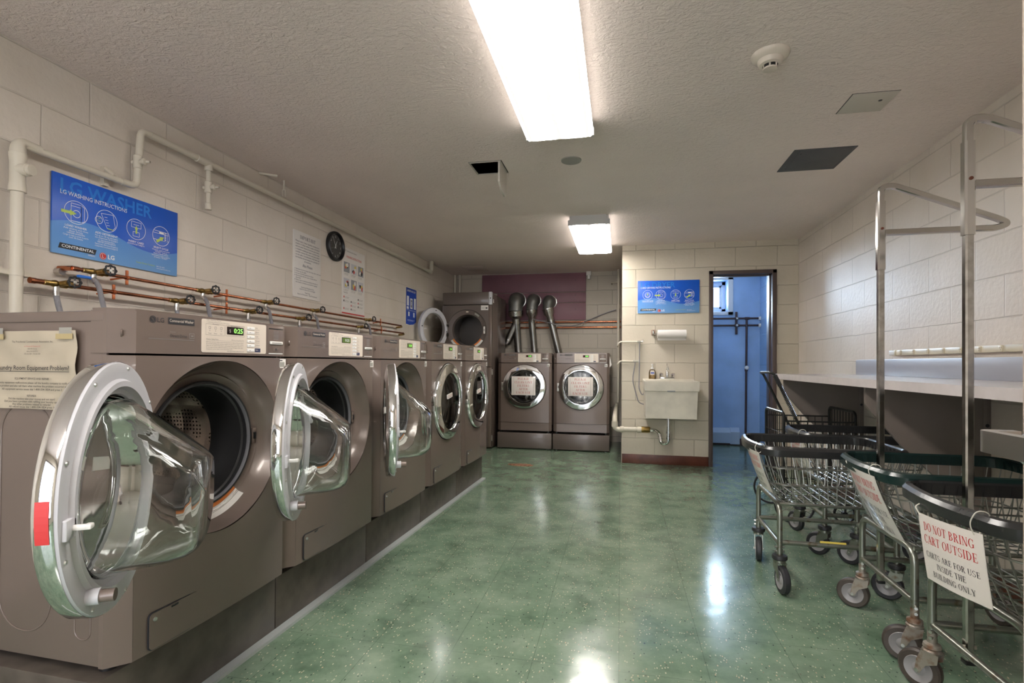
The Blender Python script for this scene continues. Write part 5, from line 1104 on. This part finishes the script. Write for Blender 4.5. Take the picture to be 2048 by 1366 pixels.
for z, x1 in ((1.314, .228), (1.103, .185)):
    b = MB(T); b.tube(fillet([(-.03, YP + .3, z - .04), (-.03, YP - .03, z - .04), (-.005, YP - .03, z), (x1, YP - .03, z)], .02, 5), .0095, m, 10); b.lathe([(.0095, -.02), (.015, -.018), (.015, .018), (.0095, .02)], (x1 - .03, YP - .03, z), (1, 0, 0), M['steel'], 10)
    b.tube([(x1 - .03, YP - .03, z), (x1 + .012, YP - .045, z + .003)], .006, M['steel'], 8); b.tube([(x1 + .01, YP - .045, z - .012), (x1 + .01, YP - .045, z + .022)], .004, M['steel'], 6); b.done('pipe_run', t)
    b = MB(T); P = [(x1 - .025, YP - .035, z), (x1 - .025 - (.03 if z < 1.2 else 0), YP - .04, z - .2), (x1 - .03, YP - .045, .80), (x1 + .01, YP - .05, .73 if z > 1.2 else .66), (SX0 + .02, YP - .03, .80 if z > 1.2 else .64)]
    b.tube(fillet(P, .12, 7), .0055, M['hose'], 8); b.done('hose', t)

# ------------------------------------------------------------------ utility room seen through the doorway
t = thing('heating_pipes', 'dark iron pipes across the blue wall with one pipe running down to the heater', 'pipe', (1.5, UY - .05, 1.6)); T = Matrix.Translation(-Vector(t.location)); m = M['iron']; yy = UY - .05
for z in (1.689, 1.596):
    b = MB(T); b.tube([(XP + .21, yy, z), (1.795, yy, z)], .013, m, 12); b.lathe([(.013, -.03), (.018, -.03), (.018, .03), (.013, .03)], (1.645 if z > 1.65 else 1.52, yy, z), (1, 0, 0), m, 12); b.done('pipe_run', t)
b = MB(T); b.tube([(1.64, yy, 1.69), (1.63, yy, .03)], .014, m, 12); b.lathe([(.014, -.03), (.019, -.03), (.019, .03), (.014, .03)], (1.636, yy, 1.02), m=m, seg=12); b.done('drop_pipe', t)
b = MB(T); b.lathe([(0, .0), (.022, .004), (.028, .02), (.024, .036), (0, .042)], (1.634, yy - .055, 1.035), (0, 1, 0), M['white'], 16); b.done('valve_knob', t)
b = MB(T); b.box((1.505, UY - .036, 1.48), (1.53, UY - .001, 1.78), m, .002)
for z in (1.689, 1.596): b.lathe([(.013, -.012), (.02, -.012), (.02, .012), (.013, .012)], (1.5175, yy, z), (1, 0, 0), M['eye'], 12)
b.done('pipe_bracket', t)
b = MB(T); b.m = M['white']
for z in (1.689, 1.596): b.lathe([(.014, 0), (.026, .006), (.022, .018), (.028, .026)], (1.786, yy, z), (1, 0, 0), seg=12)
b.done('foam_seal', t)
t = thing('baseboard_heater', 'pale blue baseboard heater on the floor of the utility room', 'heater', (1.1, UY, .03)); T = Matrix.Translation(-Vector(t.location)); m = M['heater']
b = MB(T); b.prism([(UY - .001, .03), (UY - .06, .03), (UY - .062, .17), (UY - .05, .185), (UY - .02, .225), (UY - .001, .23)], .5, 1.475, 'x', m); b.box((.5, UY - .055, .025), (1.47, UY - .01, .04), M['iron']); b.done('heater_cover', t)
b = MB(T); b.prism([(UY - .001, .02), (UY - .066, .02), (UY - .068, .18), (UY - .054, .20), (UY - .03, .232), (UY - .001, .236)], 1.44, 1.555, 'x', m); b.done('end_cap', t)

# ------------------------------------------------------------------ folding counter on the right wall
t = thing('folding_counter', 'long grey laminate folding counter along the right wall', 'counter', (XR, 3.0, 1.0)); T = Matrix.Translation(-Vector(t.location)); CZ, CX0, CY0, CY1 = 1.004, 1.195, .4, 4.37
b = MB(T); b.prism([(CX0, CY0), (XR - .001, CY0), (XR - .001, CY1), (CX0 + .02, CY1), (CX0, CY1 - .02)], CZ - .041, CZ, 'z', M['lam_counter']); b.done('countertop', t)
b = MB(T); b.box((XR - .018, CY0, CZ), (XR - .001, 4.36, CZ + .112), M['lam_splash'], .002); b.done('backsplash', t)
for y in (4.29, 2.95, 1.1):
    b = MB(T); b.prism([(1.235, CZ - .041), (1.235, .875), (1.25, .85), (1.40, .665), (1.51, .555), (1.755, .30), (1.755, CZ - .041)], y - .02, y, 'y', M['bracket']); bo = b.done('bracket', t)
    b = MB(T); b.box((1.755, y - .025, .28), (XR - .001, y + .04, CZ - .041), M['bracket'], .003); b.lathe([(0, -.002), (.008, -.002), (.009, 0)], (1.77, y - .025, .78), (0, 1, 0), M['ink'], 10); b.done('wall_cleat', t)
t = thing('outlet_strip', 'ivory outlet strip on the right wall above the counter', 'outlet strip', (XR, 3.0, 1.157), -PI / 2)
b = MB(); X = lambda y: 3.0 - y
b.box((X(3.775), -.022, -.017), (X(.9), 0, .017), M['outlet'], .003); b.box((X(3.79), -.024, -.019), (X(3.765), 0, .019), M['outlet'], .003); b.box((X(3.88), -.012, -.014), (X(3.79), 0, .016), M['white'], .003); b.done('strip_body', t)
for k in range(15):
    y = 3.716 - k * .1485
    if y < 1.5: break
    b = MB(); x = X(y); b.box((x - .014, -.0245, -.0155), (x + .014, -.0215, .0155), M['outlet'], .002)
    for q in (-.005, .005): b.rect(x + q - .001, .001, x + q + .001, .008, -.0249, M['ink'])
    b.lathe([(0, -.0249), (.0018, -.0249)], (x, 0, -.006), (0, 1, 0), M['ink'], 8); b.done('outlet', t)

# ------------------------------------------------------------------ wire laundry carts (local: front end at x=0 facing -x, width along y)
def rim_path(L_, Wd, z, r=.085, bow=.018):
    P = []; n = 7
    for cx, cy, a in ((L_ - r, Wd/2 - r, 0), (r, Wd/2 - r, 90), (r, -Wd/2 + r, 180), (L_ - r, -Wd/2 + r, 270)):
        for k in range(n):
            A = math.radians(a + 90 * k / (n - 1)); P.append((cx + r * cos(A), cy + r * sin(A)))
        if a == 90:
            for k in range(1, 6):
                y = (Wd/2 - r) - (Wd - 2 * r) * k / 6; P.append((-bow * (1 - (2 * y / (Wd - 2 * r)) ** 2), y))
        else:
            q = {0: [(L_ - r - (L_ - 2 * r) * k / 8, Wd/2) for k in range(1, 8)], 180: [(r + (L_ - 2 * r) * k / 8, -Wd/2) for k in range(1, 8)], 270: [(L_, -Wd/2 + r + (Wd - 2 * r) * k / 6) for k in range(1, 6)]}[a]; P += q
    return [(x, y, z) for x, y in P]
CL, CW, RIM, BOT = .625, .505, .665, .415
def lerp_path(t_):
    """basket cross outline at height fraction t_ (0 bottom .. 1 rim)"""
    top = rim_path(CL, CW, 0); bot = rim_path(.455, .43, 0, .06, 0); s_ = t_ ** .85; e = []
    for (x, y, _), (u, v, _) in zip(top, bot): e.append((u + .095 + (x - u - .095) * s_, v + (y - v) * s_, BOT + (RIM - BOT) * t_))
    return e
def cart(label, loc, rz, bumper, rust, swivel, pole, group):
    t = thing('laundry_cart', label, 'laundry cart', loc, rz, group)
    b = MB(); m = M['wire']
    for f_ in (.0, .36, .68, 1.): b.tube([tuple(p) for p in lerp_path(f_)], .0033 if f_ else .005, m, 6, closed=True)
    A = lerp_path(1.); n = len(A)
    def ptA(path, s_):
        k = int(s_) % n; f_ = s_ - int(s_); p, q = path[k], path[(k + 1) % n]; return tuple(p[i] + (q[i] - p[i]) * f_ for i in range(3))
    fr = [lerp_path(q) for q in (0, .2, .45, .7, 1.)]
    # upright wires evenly spaced round the outline
    cum = [0]
    for k in range(n): cum.append(cum[-1] + (Vector(A[k]) - Vector(A[(k + 1) % n])).length)
    N_ = 46; k = 0
    for i in range(N_):
        d = cum[-1] * i / N_
        while cum[k + 1] < d: k += 1
        s_ = k + (d - cum[k]) / (cum[k + 1] - cum[k]); b.tube([ptA(q, s_) for q in fr], .0024, m, 5)
    for i in range(10): y = -.2 + .4 * i / 9; b.tube([(.098, y, BOT), (.548, y, BOT)], .0024, m, 5)
    for i in range(11): x = .105 + .435 * i / 10; b.tube([(x, -.213, BOT + .004), (x, .213, BOT + .004)], .0024, m, 5)
    b.done('wire_basket', t)
    b = MB(); P = rim_path(CL, CW, RIM + .002); H = .028
    b.sweep(P, [(H * .75, -.008), (H * .62, .004), (H * .2, .013), (-H * .5, .0125), (-H * .9, .011), (-H * .9, -.011), (-H * .2, -.013), (H * .5, -.0135)], bumper, closed=True)
    k = 0; N2 = 56
    for i in range(N2):
        d = cum[-1] * i / N2
        while cum[k + 1] < d: k += 1
        f_ = (d - cum[k]) / (cum[k + 1] - cum[k]); p, q = Vector(P[k]), Vector(P[(k + 1) % n]); c_ = p.lerp(q, f_); tg = (q - p).normalized(); nr = Vector((tg.y, -tg.x, 0))
        if (c_ + nr * .05 - Vector((CL / 2, 0, c_.z))).length > (c_ - Vector((CL / 2, 0, c_.z))).length: nr = -nr
        lo = c_ + nr * .012 + Vector((0, 0, -.004)); A4 = [lo + tg * a + Vector((0, 0, z_)) for a, z_ in ((-.009, -.019), (.009, -.019), (.006, .012), (-.006, .012))]
        B4 = [v_ + nr * .0055 for v_ in A4]; va = [b.v(v_) for v_ in A4]; vb = [b.v(v_) for v_ in B4]
        b.f(vb, bumper)
        for j in range(4): b.f([va[j], va[(j + 1) % 4], vb[(j + 1) % 4], vb[j]], bumper)
    bmesh.ops.recalc_face_normals(b.bm, faces=b.bm.faces); b.done('bumper', t)
    b = MB(); m = M['tube']; r = .0125
    for x in (.085, .575):
        b.tube(fillet([(x, -.21, .165), (x, -.21, BOT - .008), (x, .21, BOT - .008), (x, .21, .165)], .06, 7), r, m, 12)
        b.tube([(x, -.21, .222), (x, .21, .222)], .0115, m, 12)
    for y in (-.205, .205): b.tube([(.085, y, .228), (.575, y, .228)], .0115, m, 12); b.tube([(.085, y, BOT - .004), (.575, y, BOT - .004)], .008, m, 8)
    b.done('leg_frame', t)
    for k, (x, y) in enumerate(((.085, -.21), (.085, .21), (.575, -.21), (.575, .21))):
        a = swivel[k]; Tm = Matrix.Translation((x, y, 0)) @ Matrix.Rotation(a, 4, 'Z')
        b = MB(Tm); q = M['rust'] if rust else M['tube']
        b.cyl((0, 0, .14), (0, 0, .20), .0135, q, 12)
        if rust: b.lathe([(.013, .165), (.024, .160), (.026, .150), (.022, .145), (.027, .140), (.027, .134), (0, .134)], m=q, seg=18)
        else: b.lathe([(.013, .170), (.032, .168), (.034, .162), (.034, .152), (.030, .148), (0, .148)], m=M['rubber'], seg=20); b.lathe([(.026, .148), (.026, .134), (0, .134)], m=q, seg=16)
        for s_ in (-1, 1):
            b.prism([(-.026, .138), (.022, .138), (.036, .10), (.042, .058), (.028, .055), (.010, .088), (-.022, .105)], s_ * .0195 - .0015, s_ * .0195 + .0015, 'y', q)
        b.prism([(-.026, .134), (.024, .134), (.024, .138), (-.026, .138)], -.021, .021, 'y', q); b.cyl((.034, -.026, .0635), (.034, .026, .0635), .006, M['eye'], 10)
        for z in (.185, .205): b.cyl((-.004, -.022, z), (-.004, .022, z), .0055, M['eye'], 8)
        co = b.done('caster', t)
        b = MB(Tm @ Matrix.Translation((.034, 0, .0635))); ty = M['tyre'] if rust else M['tyre_blk']
        b.lathe([(.040, -.0145), (.057, -.0150), (.0628, -.009), (.0635, 0), (.0628, .009), (.057, .0150), (.040, .0145)], (0, 0, 0), (0, 1, 0), ty, 36)
        b.lathe([(0, -.0155), (.012, -.0155), (.02, -.010), (.033, -.0125), (.041, -.0165), (.0425, -.0145), (.0425, .0145), (.041, .0165), (.033, .0125), (.02, .010), (.012, .0155), (0, .0155)], (0, 0, 0), (0, 1, 0), M['hub'], 32); b.done('wheel', co)
    if pole:
        px, py, ztop = pole; b = MB(); c = M['chrome']; w = .0235
        b.sqtube([(px, py, .175), (px, py, 1.70)], w, M['chromer']); b.done('hanging_pole', t)
        c = M['polechrome']; b = MB(); b.sqtube([(px, py, 1.47), (px, py, 1.755)], .0295, c)
        b.sqtube(fillet([(px, py, 1.74), (px, py, ztop), (px + .045, py, ztop + .004), (px + .425, py + .012, 1.665), (px + .46, py + .012, 1.645), (px + .42, py + .01, 1.628), (px + .01, py, 1.625)], .034, 8), .024, c, .019)
        b.lathe([(0, -.018), (.005, -.018), (.006, -.0148)], (px, py, 1.64), (0, 1, 0), M['brown'], 10); po = b.done('hanger_arm', t)
        b = MB(); b.box((px - .0135, py - .0135, .172), (px + .0135, py + .0135, .185), M['black'], .002); b.done('pole_foot', t); b = MB(); b.cyl((px - .02, py, .222), (px + .02, py, .222), .006, M['rust'], 10); b.done('pole_bolt', t)
    return t
GC = 'wire laundry carts under the counter'
SW = [2.4, 1.7, 2.9, .4]
cA = cart('wire laundry cart with grey bumper and round black caster caps, nearest the doorway', (.668, 2.858, 0), -.022, M['vinyl_grey'], False, (-1.45, -1.75, 2.6, 2.4), None, GC)
cB = cart('wire laundry cart with dark green bumper and a tall chrome pole', (.962, 2.312, 0), -.012, M['vinyl_green'], True, (2.7, 2.6, .5, -1.2), (.098, .075, 1.815), GC)
cC = cart('wire laundry cart nearest the camera with a tall chrome pole, grey bumper and flat notice', (.925, 1.715, 0), .01, M['vinyl_grey'], True, (2.0, 2.25, .4, 1.), (.112, .08, 1.822), GC)
cD = cart('wire laundry cart behind the one nearest the doorway, half hidden, grey bumper', (1.05, 3.388, 0), -.01, M['vinyl_grey'], False, (2.4, 2.0, 2.6, .8), None, GC)
b = MB(); b.sqtube([(.26, -.206, .2405), (.37, -.206, .2405)], .012, M['photo3'], .004)
b.done('yellow_tape', cA)
# laminated notices tied to the front of the carts
def cart_notice(cart_o, label, y0, y1, zt, zb, curl, x0):
    """a sheet hanging on the front end; curl bends its lower part in towards the frame"""
    t = thing('cart_notice', label, 'notice', cart_o.location, cart_o.rotation_euler.z, 'notices tied to the carts')
    def S_(u, v, off=0):     # u 0..1 from the far (high y) edge to the near edge, v 0..1 from bottom to top
        yy_ = y0 + (y1 - y0) * u; zz = zb[0] * (1 - u) + zb[1] * u; zt_ = zt[0] * (1 - u) + zt[1] * u
        z_ = zz + (zt_ - zz) * v; x = x0[0] * (1 - u) + x0[1] * u + curl * max(0, (RIM - z_) / .25) ** 1.25 - .019 - .010 * sin(PI * u); return (x - off, yy_, zz + (zt_ - zz) * v)
    b = MB(); n = 12
    for side in (0, 1):
        G = [[b.v(S_(i / n, j / n, .0012 * side)) for i in range(n + 1)] for j in range(n + 1)]
        for j in range(n):
            for i in range(n): b.f([G[j][i], G[j][i + 1], G[j + 1][i + 1], G[j + 1][i]] if side else [G[j][i + 1], G[j][i], G[j + 1][i], G[j + 1][i + 1]], M['lam'])
    b.done('sheet', t); b = MB(); y = 0
    fn = lambda a, c: S_(a, c, .0020)
    for q_, (s_, w_, z_, h_, m_) in enumerate((('DO NOT BRING', .80, .765, .125, M['red']), ('CART OUTSIDE', .84, .575, .125, M['red']), ('CARTS ARE FOR USE', .84, .365, .085, M['ink']), ('INSIDE THE', .46, .225, .085, M['ink']), ('BUILDING ONLY', .66, .085, .085, M['ink']))):
        b.serif(s_, .5, z_, h_, 0, m_, wid=w_, fn=fn)
        if q_ == 1: b.done('red_lettering', t); b = MB()
    b.done('black_lettering', t)
    b = MB(); p = Vector(S_(.9, .96, .001))
    b.tube(fillet([tuple(p), (p.x - .012, p.y, p.z + .03), (p.x + .0, p.y - .01, RIM + .035), (p.x + .03, p.y - .012, RIM + .03), (p.x + .03, p.y - .005, p.z + .02), tuple(p + Vector((.004, 0, -.002)))], .02, 5), .0016, M['string'], 6)
    p = Vector(S_(.04, .97, .001)); b.tube(fillet([tuple(p), (p.x - .005, p.y + .02, p.z + .02), (p.x + .02, p.y + .03, p.z + .03)], .01, 4), .002, M['string'], 6); b.done('string_tie', t)
    return t
cart_notice(cA, 'laminated notice on the front of the cart nearest the doorway, seen from its edge', .0, -.235, (.65, .655), (.465, .465), .085, (.0, .004))
cart_notice(cB, 'curled laminated notice tied to the cart with the green bumper', .078, -.155, (.658, .655), (.43, .40), .105, (-.004, -.004))
cart_notice(cC, 'flat laminated notice on the cart nearest the camera, red and black capitals', .046, -.195, (.630, .642), (.435, .452), .03, (-.022, .0))
cart_notice(cD, 'laminated notice on the half hidden cart behind the one by the doorway', .11, -.15, (.645, .645), (.44, .44), .08, (.0, .0))
# black folding shopping cart behind them
t = thing('shopping_cart', 'black folding shopping cart with spoked wheels and a tilted handle', 'shopping cart', (1.13, 4.03, 0)); T = Matrix.Translation(-Vector(t.location)); m = M['black_wire']
X0, X1, Y0, Y1, Z0 = 1.10, 1.54, 3.80, 4.235, .16
b = MB(T)
for x, zt_ in ((X0, .745), (X1, .76)):
    b.tube(fillet([(x, Y0, Z0 - .03), (x, Y0, zt_), (x, Y1, zt_), (x, Y1, Z0 - .03)], .04, 6), .0095, m, 10)
    for k in range(1, 9): y = Y0 + (Y1 - Y0) * k / 9; b.tube([(x, y, Z0), (x, y, zt_)], .0028, m, 6)
    for z in (.3, .45, .6): b.tube([(x, Y0, z), (x, Y1, z)], .0028, m, 6)
for y in (Y0, Y1):
    b.tube([(X0, y, .69), (X1, y, .69)], .0055, m, 8); b.tube([(X0, y, Z0), (X1, y, Z0)], .005, m, 8)
    for z in (.3, .45, .58): b.tube([(X0, y, z), (X1, y, z)], .0028, m, 6)
    for k in range(1, 9): x = X0 + (X1 - X0) * k / 9; b.tube([(x, y, Z0), (x, y, .69)], .0028, m, 6)
for k in range(1, 8): x = X0 + (X1 - X0) * k / 8; b.tube([(x, Y0, Z0), (x, Y1, Z0)], .0028, m, 6)
b.tube([(X0, Y0, Z0), (X0 + .03, Y0 - .0, .128)], .008, m, 8); b.tube([(X0, Y1, Z0), (X0 + .03, Y1, .128)], .008, m, 8); b.done('wire_basket', t)
b = MB(T); b.tube(fillet([(1.30, 3.88, .48), (1.055, 3.87, 1.013), (1.03, 3.885, 1.02), (1.05, 4.2, 1.016), (1.08, 4.24, 1.004), (1.325, 4.235, .48)], .035, 7), .0095, m, 10); ho = b.done('handle', t)
b = MB(T); A, B = Vector((1.092, 3.8715, .935)), Vector((1.195, 3.876, .71)); d = B - A; u = Vector((0, 1, 0)); w = d.normalized().cross(u)
b.tube([tuple(A + d * (k / 160) + (u * cos(k * .9) + w * sin(k * .9)) * .0135) for k in range(161)], .0028, m, 5); b.done('coil_spring', ho)
b = MB(T); b.tube([tuple(A - d * .3), tuple(A + d * .03)], .0145, M['rubber'], 10); b.done('grip', ho)
b = MB(T); b.tube([(X0 + .06, Y0 - .045, .13), (X0 + .05, Y1 + .065, .13)], .006, M['steel'], 8); b.done('axle', t)
for x, y, r in ((X0 + .06, Y0 - .03, .13), (X0 + .05, Y1 + .05, .13), (X1 - .05, Y0 + .04, .07), (X1 - .05, Y1 - .0, .07)):
    b = MB(T @ Matrix.Translation((x, y, r))); b.lathe([(r - .014, -.007), (r - .004, -.009), (r, 0), (r - .004, .009), (r - .014, .007), (r - .014, -.007)], (0, 0, 0), (0, 1, 0), M['rubber'], 40); b.lathe([(0, -.014), (.016, -.014), (.016, .014), (0, .014)], (0, 0, 0), (0, 1, 0), M['black'], 14)
    for k in range(12):
        a = k * PI / 6; b.tube([(0, (-1) ** k * .008, 0), ((r - .012) * cos(a), 0, (r - .012) * sin(a))], .0016, M['steel'] if r > .1 else M['black'], 5)
    b.done('spoked_wheel', t)
    if r < .1: b = MB(T); b.tube([(x, y - .012, r), (x, y - .012, Z0)], .006, m, 8); b.done('wheel_fork', t)
